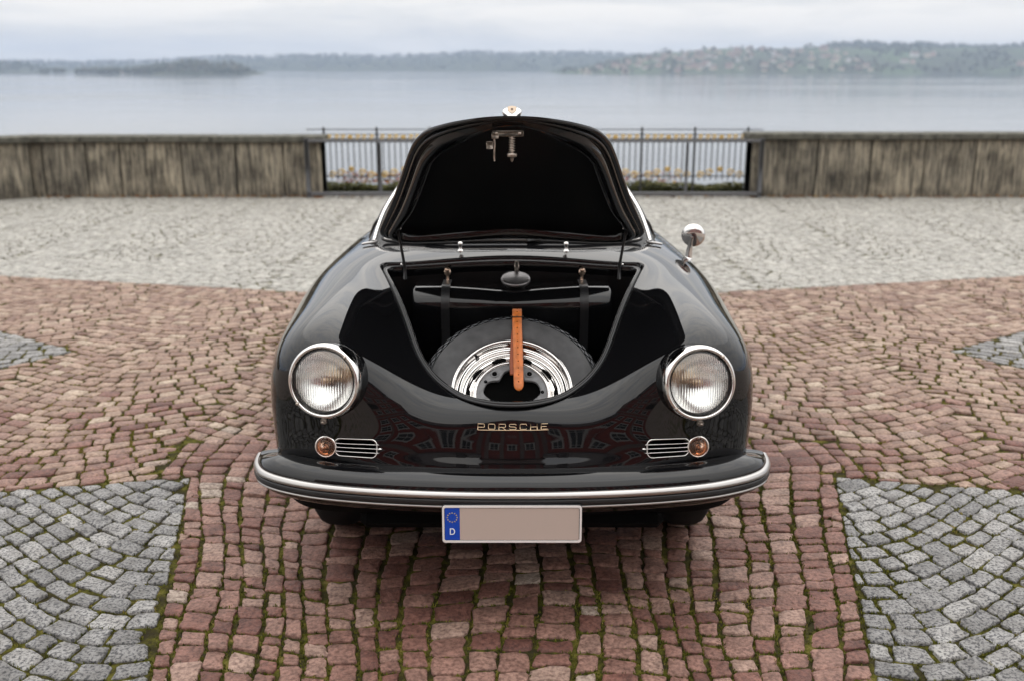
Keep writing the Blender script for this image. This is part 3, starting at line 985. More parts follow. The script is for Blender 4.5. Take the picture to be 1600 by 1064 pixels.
# ------------------------------------------------------------------ the house facing the car (seen mirrored in its paint)
castle = empty('palace', (0, -40, 0))
tag(castle, 'red rendered palace with white framed windows, mirrored in the car paint', 'building')
red_wall = simple('red_render', (0.28, 0.055, 0.042), 0.9, vary=0.15, vscale=0.6)
pale = simple('pale_stone_trim', (0.22, 0.16, 0.145), 0.8, vary=0.1, vscale=1.5)
roofm = simple('slate_roof', (0.075, 0.06, 0.06), 0.7)
pane_m = simple('window_pane', (0.03, 0.035, 0.04), 0.05)
CY = -40.0
W2, HT = 26.0, 16.0
mb = MB().add(*box((-(W2 + 5.5) / 2, CY - 5, HT / 2), (W2 - 5.5, 10, HT))).add(*box(((W2 + 5.5) / 2, CY - 5, HT / 2), (W2 - 5.5, 10, HT)))
mb.add(*box((0, CY - 4.5, (HT + 2.5) / 2), (11.0, 11, HT + 2.5)))
mb.build('wall', red_wall, castle, False)
for s in (-1, 1):
    w_ = MB().add(*box((s * (W2 + 4.5), CY - 2.0, HT * 0.46), (9, 16, HT * 0.92)))
    w_.build('wing_wall', pale, castle, False)
rv = [(-W2 - .6, CY + .6, HT), (W2 + .6, CY + .6, HT), (W2 + .6, CY - 10.6, HT), (-W2 - .6, CY - 10.6, HT), (-W2 + 5, CY - 5, HT + 5), (W2 - 5, CY - 5, HT + 5)]
roof = mk('roof', rv, [(0, 1, 5, 4), (1, 2, 5), (2, 3, 4, 5), (3, 0, 4), (3, 2, 1, 0)], roofm, castle, False)
gv = [(-5.9, CY + 1.6, HT + 2.5), (5.9, CY + 1.6, HT + 2.5), (5.9, CY - 10, HT + 2.5), (-5.9, CY - 10, HT + 2.5), (0, CY + 1.6, HT + 5.6), (0, CY - 10, HT + 5.6)]
mk('gable', gv, [(0, 1, 4), (1, 2, 5, 4), (2, 3, 5), (3, 0, 4, 5), (3, 2, 1, 0)], pale, castle, False)
for x in (-17, -9, 9, 17):
    mk('dormer', *box((x, CY - 0.8, HT + 1.6), (1.6, 2.6, 2.2)), roofm, castle, False)
for x in (-W2 + 0.4, -15.5, -6.0, 6.0, 15.5, W2 - 0.4):
    mk('pilaster', *box((x, CY + 0.12, HT / 2), (0.9, 0.3, HT)), pale, castle, False)
for x in (-4.6, -1.9, 1.9, 4.6):
    mk('pilaster', *box((x, CY + 1.1, (HT + 2.4) / 2), (0.7, 0.3, HT + 2.4)), pale, castle, False)
for z in (4.7, HT - 0.3):
    for s in (-1, 1):
        mk('cornice', *box((s * (W2 + 6.4) / 2, CY + 0.2, z), (W2 - 6.6, 0.5, 0.45)), pale, castle, False)
wf = MB()
for a, b_, c_, d_ in ((0, 1.25, 1.9, .22), (0, -1.25, 2.1, .25)):
    wf.add(*box((a, 0, b_), (c_, 0.2, d_)))
for s in (-1, 1): wf.add(*box((s * 0.78, 0, 0), (0.24, 0.2, 2.3)))
wf.add(*box((0, -0.02, 0), (0.09, 0.1, 2.3))).add(*box((0, -0.02, 0.3), (1.4, 0.1, 0.09)))
wfo = wf.build('window', simple('window_frame_paint', (0.55, 0.52, 0.5), 0.6), None, False)
wpo = mk('pane', *box((0, -0.08, 0), (1.36, 0.05, 2.28)), pane_m, None, False)
first = True
def place_window(x, y, z, sz=1.0):
    global first
    w_, p_ = (wfo, wpo) if first else (link(wfo.copy()), link(wpo.copy()))
    first = False
    w_.parent = castle; w_.matrix_parent_inverse = Matrix.Translation((0, 40, 0))
    w_.location = (x, y, z); w_.scale = (1, 1, sz)
    p_.parent = w_
for z, sz in ((2.6, 1.25), (7.6, 1.15), (12.2, 0.95)):
    for x in (-23.5, -20.6, -17.7, -13.3, -10.7, -8.1, 8.1, 10.7, 13.3, 17.7, 20.6, 23.5):
        place_window(x, CY + 0.1, z, sz)
for x, z in ((-3.3, 3.0), (3.3, 3.0), (-3.3, 7.4), (3.3, 7.4), (0, 7.6), (-3.3, 11.6), (3.3, 11.6), (0, 11.8)):
    place_window(x, CY + 1.1, z, 1.0)
aw = [(1.25 * math.cos(t), CY + 1.16, 3.1 + 1.25 * math.sin(t)) for t in np.linspace(0, math.pi, 15)] + [(-1.25, CY + 1.16, 0), (1.25, CY + 1.16, 0)]
mk('portal_door', aw, [list(range(len(aw)))[::-1]], simple('dark_door', (0.015, 0.012, 0.01), 0.5), castle, False)
mk('portal_frame', *tube([(1.5, CY + 1.2, 0), (1.5, CY + 1.2, 3.1)] + [(1.5 * math.cos(t), CY + 1.2, 3.1 + 1.5 * math.sin(t)) for t in np.linspace(0.1, math.pi - 0.1, 15)] + [(-1.5, CY + 1.2, 3.1), (-1.5, CY + 1.2, 0)], 0.28, 6), pale, castle, False)
# ------------------------------------------------------------------ the car: body as one spline surface
car = empty('car', (0, 1.95, 0))
tag(car, 'black classic sports car facing the viewer with its front hood raised', 'car')

NET = np.array([
 [(0,.270,.255),(.22,.275,.255),(.42,.285,.253),(.57,.305,.252),(.665,.335,.25),(.725,.385,.25),(.765,.45,.25),(.775,.56,.23)],
 [(0,.088,.405),(.22,.101,.405),(.42,.136,.405),(.57,.180,.402),(.68,.226,.40),(.742,.285,.39),(.775,.40,.38),(.785,.54,.34)],
 [(0,.113,.525),(.22,.125,.525),(.42,.153,.53),(.58,.180,.54),(.695,.225,.54),(.755,.280,.53),(.783,.39,.51),(.793,.54,.46)],
 [(0,.142,.630),(.21,.156,.628),(.41,.172,.642),(.58,.170,.680),(.702,.215,.668),(.760,.275,.65),(.787,.39,.62),(.797,.54,.56)],
 [(0,.192,.684),(.20,.215,.684),(.385,.215,.742),(.572,.185,.825),(.70,.235,.788),(.758,.300,.74),(.788,.41,.69),(.800,.56,.62)],
 [(0,.335,.737),(.195,.338,.733),(.37,.335,.790),(.562,.290,.898),(.690,.325,.864),(.757,.395,.803),(.792,.49,.738),(.803,.62,.64)],
 [(0,.600,.818),(.22,.600,.811),(.40,.590,.838),(.567,.560,.927),(.692,.575,.893),(.767,.610,.820),(.801,.65,.73),(.807,.73,.60)],
 [(0,.900,.900),(.25,.900,.888),(.43,.900,.892),(.583,.900,.938),(.705,.900,.906),(.785,.900,.826),(.815,.900,.70),(.808,.900,.44)],
 [(0,1.20,.972),(.27,1.20,.960),(.46,1.20,.950),(.603,1.20,.942),(.722,1.20,.904),(.798,1.20,.820),(.822,1.20,.64),(.795,1.20,.26)],
 [(0,1.60,1.00),(.28,1.60,.985),(.48,1.60,.962),(.622,1.60,.932),(.735,1.60,.888),(.808,1.60,.792),(.828,1.60,.60),(.795,1.60,.22)],
 [(0,2.10,1.00),(.28,2.10,.985),(.48,2.10,.945),(.63,2.10,.918),(.738,2.10,.866),(.810,2.10,.765),(.832,2.10,.58),(.80,2.10,.22)],
 [(0,2.65,.975),(.28,2.65,.965),(.48,2.65,.938),(.63,2.65,.895),(.738,2.65,.828),(.808,2.65,.718),(.832,2.65,.56),(.805,2.65,.24)],
 [(0,3.10,.925),(.27,3.10,.915),(.47,3.09,.89),(.61,3.07,.85),(.72,3.04,.79),(.795,3.01,.69),(.822,2.98,.55),(.80,2.95,.27)],
 [(0,3.48,.80),(.26,3.47,.79),(.45,3.45,.77),(.58,3.41,.74),(.68,3.36,.69),(.755,3.30,.62),(.79,3.24,.51),(.775,3.18,.29)],
 [(0,3.72,.62),(.25,3.71,.615),(.42,3.68,.60),(.545,3.63,.58),(.64,3.56,.55),(.71,3.47,.51),(.75,3.37,.45),(.745,3.27,.30)],
 [(0,3.80,.45),(.24,3.79,.45),(.40,3.76,.44),(.52,3.71,.43),(.61,3.63,.42),(.68,3.53,.40),(.725,3.42,.37),(.73,3.31,.29)],
 [(0,3.76,.30),(.23,3.75,.30),(.38,3.72,.30),(.50,3.67,.30),(.585,3.60,.29),(.65,3.51,.28),(.70,3.41,.27),(.71,3.32,.25)],
], float)

class Spline:
    def __init__(s, net, lam=0.9):
        full = np.concatenate([net[:, :0:-1] * np.array([-1, 1, 1]), net], 1)
        s.nk, s.nl = full.shape[:2]
        def pad(P):
            P = np.concatenate([2 * P[:1] - P[1:2], P, 2 * P[-1:] - P[-2:-1]], 0)
            return np.concatenate([2 * P[:, :1] - P[:, 1:2], P, 2 * P[:, -1:] - P[:, -2:-1]], 1)
        def avg(P):
            Q = pad(P)
            Q = (Q[:-2] + 4 * Q[1:-1] + Q[2:]) / 6
            return (Q[:, :-2] + 4 * Q[:, 1:-1] + Q[:, 2:]) / 6
        C = full.copy()
        for _ in range(2): C = C + lam * (full - avg(C))
        s.C = pad(C)
    @staticmethod
    def basis(t, d=0):
        if d == 0: return np.stack([(1 - t) ** 3, 3 * t ** 3 - 6 * t ** 2 + 4, -3 * t ** 3 + 3 * t ** 2 + 3 * t + 1, t ** 3], -1) / 6
        return np.stack([-3 * (1 - t) ** 2, 9 * t ** 2 - 12 * t, -9 * t ** 2 + 6 * t + 3, 3 * t ** 2], -1) / 6
    def ev(s, u, v, du=0, dv=0):
        u = np.clip(np.asarray(u, float), 0, s.nk - 1 - 1e-9); v = np.clip(np.asarray(v, float), 0, s.nl - 1 - 1e-9)
        i = u.astype(int); j = v.astype(int)
        bu = s.basis(u - i, du); bv = s.basis(v - j, dv)
        out = 0
        for a in range(4):
            for b in range(4):
                out = out + (bu[..., a] * bv[..., b])[..., None] * s.C[i + a, j + b]
        return out
    def normal(s, u, v):
        return unit(np.cross(s.ev(u, v, 0, 1), s.ev(u, v, 1, 0)))
body_s = Spline(NET)
VC = 7.0       # v of the centre line (full net has 15 columns)

def project(xs, cs, axis):
    """points of the body surface with given x and (axis=1: y on top | axis=2: z on the front)"""
    xs = np.asarray(xs, float); cs = np.asarray(cs, float)
    uu, vv = np.meshgrid(np.linspace(*((2.6, 10) if axis == 1 else (0.3, 4.6)), 150), np.linspace(0, 14, 281), indexing='ij')
    G = body_s.ev(uu, vv).reshape(-1, 3)
    u0, v0 = uu.ravel(), vv.ravel()
    bad = (G[:, 2] < 0.58) if axis == 1 else (G[:, 1] > 0.5)
    u = np.empty(len(xs)); v = np.empty(len(xs))
    for i in range(len(xs)):
        d = (G[:, 0] - xs[i]) ** 2 + (G[:, axis] - cs[i]) ** 2 + bad * 9
        k = d.argmin(); u[i] = u0[k]; v[i] = v0[k]
    for _ in range(8):
        P = body_s.ev(u, v); Pu = body_s.ev(u, v, 1, 0); Pv = body_s.ev(u, v, 0, 1)
        a, b, c, d = Pu[:, 0], Pv[:, 0], Pu[:, axis], Pv[:, axis]
        det = a * d - b * c
        det = np.where(abs(det) < 1e-7, 1e-7, det)
        ex, ec = xs - P[:, 0], cs - P[:, axis]
        su = np.clip((d * ex - b * ec) / det, -.2, .2); sv = np.clip((-c * ex + a * ec) / det, -.2, .2)
        u = u + su; v = v + sv
    return body_s.ev(u, v), body_s.normal(u, v)

# outline of the luggage opening, in plan
half = [(0, .158), (.06, .163), (.12, .180), (.175, .206), (.222, .243), (.262, .286), (.295, .340), (.322, .405), (.350, .50), (.382, .62), (.418, .75), (.458, .88), (.492, .985), (.506, 1.03), (.508, 1.06), (.497, 1.083), (.47, 1.095), (.40, 1.105), (.25, 1.117), (.1, 1.123), (0, 1.124)]
loop = half + [(-x, y) for x, y in half[-2:0:-1]]
LOOP = catmull(loop, 6, closed=True)
def poly_sd(P, poly):
    """signed distance in plan, negative inside"""
    a = poly; b = np.roll(poly, -1, 0)
    out = np.empty(len(P)); 
    for s_ in range(0, len(P), 2000):
        p = P[s_:s_ + 2000][:, None]
        ab = (b - a)[None]; ap = p - a[None]
        t = np.clip((ap * ab).sum(-1) / np.maximum((ab ** 2).sum(-1), 1e-12), 0, 1)
        d = np.sqrt((((ap - t[..., None] * ab) ** 2).sum(-1)).min(1))
        c = ((a[None, :, 1] > p[..., 1]) != (b[None, :, 1] > p[..., 1]))
        xi = a[None, :, 0] + (p[..., 1] - a[None, :, 1]) / np.where(abs(b[:, 1] - a[:, 1]) < 1e-12, 1e-12, b[:, 1] - a[:, 1])[None] * (b - a)[None, :, 0]
        ins = ((c & (p[..., 0] < xi)).sum(1) % 2).astype(bool)
        out[s_:s_ + 2000] = np.where(ins, -d, d)
    return out

def clip_mesh(V, N, F, S, keep_pos=True):
    """cut a mesh along S = 0"""
    S = S if keep_pos else -S
    V = list(map(tuple, V)); N = list(map(tuple, N)); out = []; cache = {}
    def cut(i, j):
        k = (min(i, j), max(i, j))
        if k not in cache:
            t = S[i] / (S[i] - S[j])
            V.append(tuple(np.array(V[i]) * (1 - t) + np.array(V[j]) * t))
            N.append(tuple(np.array(N[i]) * (1 - t) + np.array(N[j]) * t))
            cache[k] = len(V) - 1
        return cache[k]
    for f in F:
        sg = [S[i] >= 0 for i in f]
        if all(sg): out.append(f); continue
        if not any(sg): continue
        g = []
        for a in range(len(f)):
            i, j = f[a], f[(a + 1) % len(f)]
            if S[i] >= 0: g.append(i)
            if (S[i] >= 0) != (S[j] >= 0): g.append(cut(i, j))
        if len(g) > 2: out.append(tuple(g))
    # drop unused vertices
    used = sorted({i for f in out for i in f}); mp = {o: n for n, o in enumerate(used)}
    return np.array([V[i] for i in used]), np.array([N[i] for i in used]), [tuple(mp[i] for i in f) for f in out]

# sample the surface finely
KU = np.concatenate([np.linspace(0, 10, 261), np.linspace(10, 16, 61)[1:]])
KV = np.linspace(0, 14, 281)
uu, vv = np.meshgrid(KU, KV, indexing='ij')
BV = body_s.ev(uu, vv).reshape(-1, 3); BN = body_s.normal(uu, vv).reshape(-1, 3)
BF = grid_faces(len(KU), len(KV), flip=True)
def opening_sd(P, poly):
    r = np.full(len(P), 1.0)
    m = (P[:, 2] > 0.6) & (abs(P[:, 0]) < 0.62) & (P[:, 1] < 1.25) & (P[:, 1] > 0.1)
    r[m] = poly_sd(P[m][:, :2], poly)
    return r
hood_sd = opening_sd(BV, LOOP)
# make sure the outward normals look outwards
if (BN[np.argmax(BV[:, 2])][2]) < 0: BN = -BN
LV, LN, LF = clip_mesh(BV, BN, BF, opening_sd(BV, LOOP) + 0.006, keep_pos=False)      # the lid's skin
V1, N1, F1 = clip_mesh(BV, BN, BF, hood_sd)
# wheel arches
def arch(P):
    d = np.full(len(P), 1.0)
    for yc, r in ((0.80, 0.345), (2.90, 0.335)):
        q = np.sqrt((P[:, 1] - yc) ** 2 + (P[:, 2] - 0.31) ** 2) - r
        d = np.where(abs(P[:, 0]) > 0.5, np.minimum(d, q), d)
    return d
V1, N1, F1 = clip_mesh(V1, N1, F1, arch(V1))
# cabin opening under the glass
CAB = catmull([(0, 1.30), (.25, 1.33), (.42, 1.41), (.53, 1.53), (.58, 1.7), (.59, 2.1), (.585, 2.5), (.53, 2.8), (.35, 2.95), (0, 3.0), (-.35, 2.95), (-.53, 2.8), (-.585, 2.5), (-.59, 2.1), (-.58, 1.7), (-.53, 1.53), (-.42, 1.41), (-.25, 1.33)], 5, True)
sdc = np.full(len(V1), 1.0); mm = (V1[:, 2] > 0.7) & (V1[:, 1] > 1.2) & (V1[:, 1] < 3.1)
sdc[mm] = poly_sd(V1[mm][:, :2], CAB)
V1, N1, F1 = clip_mesh(V1, N1, F1, sdc)
# recess behind the horn grilles
GX, GZ, GHX, GHZ = 0.482, 0.535, 0.066, 0.0245
def slot(P):
    qx = np.maximum(abs(abs(P[:, 0]) - GX) - (GHX - GHZ), 0); qz = P[:, 2] - GZ
    return np.where(P[:, 1] < 0.4, np.sqrt(qx ** 2 + qz ** 2) - GHZ, 1.0)
V1, N1, F1 = clip_mesh(V1, N1, F1, slot(V1))
# openings for the headlamps
for s_ in (-1, 1):
    hc = np.array([s_ * .568, .146, .751]); ha = unit([s_ * 0.20, -1.0, 0.17])
    rel = V1 - hc; al = rel @ ha
    dd = np.linalg.norm(rel - al[:, None] * ha, axis=1) - .102
    V1, N1, F1 = clip_mesh(V1, N1, F1, np.where(abs(al) < 0.15, dd, 1.0))
low_f = [1 if (max(V1[i][2] for i in f_) < .385 and V1[f_[0]][1] < .46) else 0 for f_ in F1]
body = mk('body', V1, F1, [M['paint'], M['underseal']], car, normals=N1, midx=low_f)

def fan_cap(ring, z=None):
    c = ring.mean(0)
    if z is not None: c = np.array([c[0], c[1], z])
    n = len(ring)
    return np.concatenate([ring, c[None]]), [(i, (i + 1) % n, n) for i in range(n)]

# ---- opening: painted gutter, rubber seal, luggage tub
lp, ln = project(LOOP[:, 0], LOOP[:, 1], 1)
if ln[:, 2].mean() < 0: ln = -ln
foc = np.column_stack([np.zeros(len(LOOP)), np.clip(LOOP[:, 1], 0.46, 0.82)])
inw2 = unit(foc - LOOP); inw = np.column_stack([inw2, np.zeros(len(LOOP))])
inw = unit(inw - ln * (inw * ln).sum(1, keepdims=True))
def sweep_loop(profile, P=lp, I=inw, N_=ln, flip=False):
    pr = np.asarray(profile, float)
    v = P[:, None] + pr[None, :, 0:1] * I[:, None] + pr[None, :, 1:2] * N_[:, None]
    return v.reshape(-1, 3), grid_faces(len(P), len(pr), True, False, flip)
gut = [(0, 0), (.003, -.002), (.006, -.006), (.0085, -.016), (.012, -.022), (.020, -.024), (.0235, -.020), (.025, -.012), (.028, -.009), (.033, -.009), (.037, -.012), (.0385, -.03), (.039, -.05)]
MB().add(*sweep_loop(gut)).build('opening_gutter', M['paint'], car)
a = np.linspace(0.3, 2 * np.pi + 0.3, 11)
MB().add(*sweep_loop([(.0245 - .0015 + .0062 * math.cos(t), -.0155 + .0062 * math.sin(t)) for t in a])).build('opening_seal', M['rubber'], car)
rim = lp + inw * 0.039 - ln * 0.05
mid = lp + inw * 0.055; mid[:, 2] = np.minimum(rim[:, 2] - 0.05, 0.58)
low = lp + inw * 0.075; low[:, 2] = 0.30
tv = np.stack([rim, (rim + mid) / 2, mid, low], 1).reshape(-1, 3)
tf = grid_faces(len(rim), 4, True, False)
cv, cf = fan_cap(low, 0.30)
tub = MB().add(tv, tf).add(cv, cf)
tub.build('luggage_tub', M['inner'], car)

M['bolt'] = simple('brass_bolt', (0.75, 0.55, 0.42), 0.3, 1.0)
# ---- fuel tank with straps and cap
tank = MB()
TY, TZ, TR, TL = 0.935, 0.806, 0.070, 0.372
xs_ = np.array([-TL, -TL + .004, -TL + .012, -.25, -.12, -.06, 0, .06, .12, .25, TL - .012, TL - .004, TL])
sag = np.array([0, 0, 0, .000, .008, .013, .015, .013, .008, .0, 0, 0, 0])
rr_ = np.array([TR - .012, TR - .004, TR, TR, TR, TR, TR, TR, TR, TR, TR, TR - .004, TR - .012])
sec = [(math.cos(t), math.sin(t)) for t in np.linspace(math.pi * 1.05, math.pi * 0.42, 18)]
tvv = []
for x, sg_, r_ in zip(xs_, sag, rr_):
    row = [(x, TY - 0.01, TZ - 0.20), (x, TY - 0.055, TZ - 0.13), (x, TY - 0.06, TZ - 0.05)]
    row += [(x, TY + r_ * c_, TZ + r_ * s_ - sg_ * max(0, s_)) for c_, s_ in sec]
    row += [(x, TY + 0.12, TZ + TR - 0.004 - sg_ * .5), (x, TY + 0.15, TZ + 0.04), (x, TY + 0.15, TZ - 0.2)]
    tvv.append(row)
nrow = len(tvv[0])
tank.add(np.array(tvv).reshape(-1, 3), grid_faces(len(xs_), nrow))
for e_ in (0, len(xs_) - 1):
    tank.add(np.array(tvv[e_]), [list(range(nrow))])
tank_o = tank.build('fuel_tank', M['paint'], car)
for x in (-0.247, 0.268):
    st = []
    for dx in (-.016, .016):
        st.append([(x + dx, TY - 0.066, TZ - 0.16), (x + dx, TY - 0.068, TZ - 0.04)] + [(x + dx, TY + (TR + .005) * c_, TZ + (TR + .005) * s_) for c_, s_ in sec] + [(x + dx, TY + 0.1, TZ + TR + .003)])
    st = np.array(st)
    MB().add(st.reshape(-1, 3), grid_faces(2, st.shape[1], flip=True)).build('strap', M['rubber'], tank_o)
    kb = MB().add(*lathe([(.001, .022), (.0075, .021), (.010, .014), (.007, .006), (.007, 0), (.013, -.002), (.013, -.012)], (x, 1.02, TZ + TR + .038), (0, -0.8, 0.6), 18))
    kb.add(*tube([(x, 1.03, TZ + TR + .045), (x, 1.03, TZ + TR - .02)], 0.006, 8))
    kb.build('strap_bolt', M['bolt'], tank_o)
cap = MB().add(*lathe([(.036, -.02), (.040, 0), (.055, .004), (.057, .012), (.054, .018), (.045, .020), (.001, .0215)], (0.014, 0.985, TZ + TR + .004), (0, -0.28, 0.96), 40))
cap.build('fuel_cap', simple('dull_pewter', (0.22, 0.21, 0.21), 0.35, 0.9, vary=0.15, vscale=40), tank_o)
MB().add(*box((0.018, 1.045, TZ + TR + .048), (0.018, 0.012, 0.05), 0.004)).build('cap_lever', M['steel'], tank_o)

# ---- raised hood lid: the same skin, turned up about its hinge
HP = np.array([0, 1.13, 0.955]); PSI = R(47.2); LIFT = np.array([0, 0.0, 0.066])
RL = np.array([[1, 0, 0], [0, math.cos(PSI), math.sin(PSI)], [0, -math.sin(PSI), math.cos(PSI)]])
def lid(p): return (np.asarray(p, float) - HP) @ RL.T + HP + LIFT
def lidv(p): return np.asarray(p, float) @ RL.T
hood = mk('hood', lid(LV), LF, M['paint'], car, normals=lidv(LN))
mk('inner_skin', lid(LV - LN * 0.010), [f[::-1] for f in LF], M['inner'], hood, normals=lidv(-LN))
def lid_loop(profile, flip=False):
    v, f = sweep_loop(profile, flip=flip)
    return lid(v), f
MB().add(*lid_loop([(.006, .0), (.0055, -.004), (.0065, -.010), (.011, -.0125), (.024, -.013), (.028, -.012)])).build('hemmed_edge', M['paint'], hood)
MB().add(*lid_loop([(.026, -.008), (.027, -.0155), (.030, -.019), (.036, -.020), (.040, -.0155), (.0415, -.012), (.045, -.014), (.050, -.030), (.056, -.036), (.082, -.036), (.090, -.031), (.098, -.010)])).build('stiffening_frame', M['paint'], hood)
# latch
tipP, tipN = project([0, 0, 0], [.185, .208, .225], 1)
if tipN[0, 2] < 0: tipN = -tipN
ctr = lid(tipP[1] - tipN[1] * 0.036)
down = np.array([0, -0.10, -0.995]); down = unit(down)
lb = MB().add(*box(ctr + [-.012, -0.004, -0.006], (0.094, 0.012, 0.016), 0.002))
for dx in (-.045, .022): lb.add(*lathe([(.001, .004), (.005, .003), (.006, 0)], ctr + [dx, -0.011, -0.005], (0, -1, 0), 10))
lb.add(*box(ctr + [-.050, -0.006, -0.012], (0.022, 0.014, 0.018), 0.002))
lb.build('latch_plate', M['steel'], hood)
pin = ctr + [0, -0.002, -0.014]
t_ = np.linspace(0, 1, 90)
coil = pin + np.outer(t_ * 0.046, down) + 0.0085 * np.column_stack([np.cos(t_ * 6.5 * 2 * np.pi), np.sin(t_ * 6.5 * 2 * np.pi), 0 * t_])
MB().add(*tube(coil, 0.0019, 6)).build('latch_spring', M['steel'], hood)
MB().add(*lathe([(.004, -.048), (.005, 0), (.005, .002), (.013, .003), (.0155, .006), (.0145, .014), (.010, .016), (.006, .017), (.0045, .024), (.001, .03)], pin + down * 0.046, down, 20, up=(0, 1, 0))).build('latch_pin', M['steel'], hood)
hk = ctr + [-.053, -0.008, -0.018]
hkm = MB().add(*tube(catmull([hk, hk + [.002, 0, -.02], hk + [.001, 0, -.035], hk + [0, .002, -.055], hk + [0.001, .004, -.068]], 5), 0.0028, 7))
hkm.add(*box(hk + [-.013, .0, -.022], (0.021, 0.004, 0.022), 0.001))
hkm.build('safety_hook', M['steel'], hood)
# chrome handle with crest on the nose of the lid
hb = lid(tipP[2] + tipN[2] * 0.001); hn = lidv(tipN[2]); hd = unit(lidv([0, -1, -0.62]))
hs = unit(np.cross(hd, hn))
pts = []
path = [(-.075, .004), (-.05, .014), (-.02, .026), (.008, .034), (.028, .036), (.042, .028), (.048, .010)]
wid = [.005, .014, .022, .028, .030, .027, .016]
hv_ = []
for (d_, h_), w_ in zip(path, wid):
    for t in np.linspace(0, 2 * np.pi, 16, endpoint=False):
        hv_.append(hb + hd * d_ + hs * (w_ * math.cos(t)) + hn * (h_ * 0.5 + 0.006 + (0.35 * h_ + 0.004) * math.sin(t)))
hm = MB().add(hv_, grid_faces(len(path), 16, False, True))
hm.add(np.array(hv_[-16:]), [list(range(16))])
hm.add(np.array(hv_[:16]), [list(range(16))[::-1]])
hm.build('handle', M['chrome'], hood)
cr = [(-.9, .75), (0, 1.0), (.9, .75), (.95, 0), (.6, -.7), (0, -1.05), (-.6, -.7), (-.95, 0)]
fwd = unit(hd * 0.95 + hn * 0.3)
upv = unit(hn - fwd * np.dot(hn, fwd))
cc = hb + hd * 0.046 + hn * 0.026
cm = [cc + fwd * 0.0025 + hs * (x * 0.0135) + upv * (y * 0.0125) for x, y in cr] + [cc - fwd * 0.004 + hs * (x * 0.015) + upv * (y * 0.014) for x, y in cr]
crest_o = mk('crest', cm, [tuple(range(8))] + [(i, (i + 1) % 8, 8 + (i + 1) % 8, 8 + i) for i in range(8)], M['crest'], hood, False)
for sx, sy in ((0, 0.05),):
    mk('crest_field', *box(cc + fwd * 0.003 + hs * (sx * .011) + upv * (sy * .011), (0.006, 0.001, 0.006), 0, np.column_stack([hs, fwd, upv])), simple('crest_red', (0.09, 0.05, 0.03), 0.4), hood, False)
# hood stays and hinge studs
for s in (-1, 1):
    x = s * 0.424
    top_ = np.array([x + s * .006, 1.0, 1.083]); bot = np.array([x - s * 0.012, 1.04, 0.93])
    st = MB().add(*tube([top_ + [0, 0, .03], top_, bot, bot - [0, 0.0, 0.05]], [.0045, .0045, .006, .007], 8))
    st.build('hood_stay', M['rubber'], car)
    for p_, r_ in ((top_ + [s * 0.012, -0.004, 0], .006), (top_ + [-s * .011, -0.004, 0], .0055), (bot + [s * .010, -.008, 0.008], .0055)):
        MB().add(*lathe([(r_ * math.cos(t), r_ * math.sin(t)) for t in np.linspace(-1.5, 1.5, 9)], p_, (0, -1, 0.1), 14)).build('stay_stud', M['chrome'], car)
jp, jn = project([-.205, .215], [1.19, 1.19], 1)
for p_ in jp:
    MB().add(*lathe([(.012, 0), (.011, .006), (.006, .008), (.006, .02), (.0095, .026), (.010, .033), (.006, .038), (.001, .039)], p_, (0, -0.1, 1), 20, up=(0, 1, 0))).build('washer_jet', M['chrome'], car)
# ------------------------------------------------------------------ greenhouse
GN = np.array([
 [(0,1.235,.970),(.25,1.265,.962),(.45,1.345,.945),(.578,1.445,.948),(.618,1.53,.935),(.640,1.62,.92)],
 [(0,1.43,1.11),(.245,1.455,1.105),(.425,1.525,1.09),(.548,1.61,1.065),(.600,1.68,1.005),(.640,1.73,.902)],
 [(0,1.66,1.235),(.225,1.68,1.23),(.38,1.735,1.21),(.485,1.81,1.165),(.568,1.85,1.06),(.64,1.88,.898)],
 [(0,2.02,1.295),(.21,2.03,1.29),(.36,2.05,1.265),(.465,2.08,1.205),(.555,2.09,1.075),(.635,2.1,.892)],
 [(0,2.42,1.275),(.20,2.42,1.27),(.345,2.41,1.245),(.45,2.39,1.185),(.548,2.36,1.06),(.637,2.33,.89)],
 [(0,2.78,1.165),(.19,2.77,1.16),(.335,2.74,1.135),(.435,2.69,1.09),(.54,2.63,1.0),(.637,2.57,.89)],
 [(0,3.04,.965),(.20,3.03,.96),(.35,2.98,.945),(.46,2.91,.93),(.555,2.83,.915),(.64,2.75,.885)],
], float)
gs = Spline(GN)
gu = np.linspace(0, 6, 97); gv_ = np.linspace(0, 10, 161)
UU, VV = np.meshgrid(gu, gv_, indexing='ij')
PV = gs.ev(UU, VV); NV = gs.normal(UU, VV)
if NV[48, 80, 2] < 0: NV = -NV
F_all = np.array(grid_faces(len(gu), len(gv_), flip=True))
fu = (F_all[:, 0] // len(gv_)); fv_ = (F_all[:, 0] % len(gv_))
uc = gu[fu] + 1 / 32; vc = abs(gv_[np.minimum(fv_, 159)] + 1 / 32 - 5)
ws = (uc > 0.16) & (uc < 1.86) & (vc < 2.72)
rw = (uc > 4.35) & (uc < 5.75) & (vc < 2.5)
sw = (vc > 3.35) & (vc < 4.72) & (uc > 0.75) & (uc < 4.9)
def sub(mask, name, mat, off=0.0):
    fs = F_all[mask]; used = np.unique(fs); mp = np.full(PV.shape[0] * PV.shape[1], -1); mp[used] = np.arange(len(used))
    p = PV.reshape(-1, 3)[used] + off * NV.reshape(-1, 3)[used]
    return mk(name, p, mp[fs], mat, car, normals=NV.reshape(-1, 3)[used])
sub(~(ws | rw | sw), 'roof', M['paint'])
sub(ws, 'windscreen', M['window'], -0.004)
sub(rw, 'rear_window', M['window'], -0.004)
sub(sw & (fv_ < 80), 'side_window', M['window'], -0.004)
sub(sw & (fv_ >= 80), 'side_window', M['window'], -0.004)
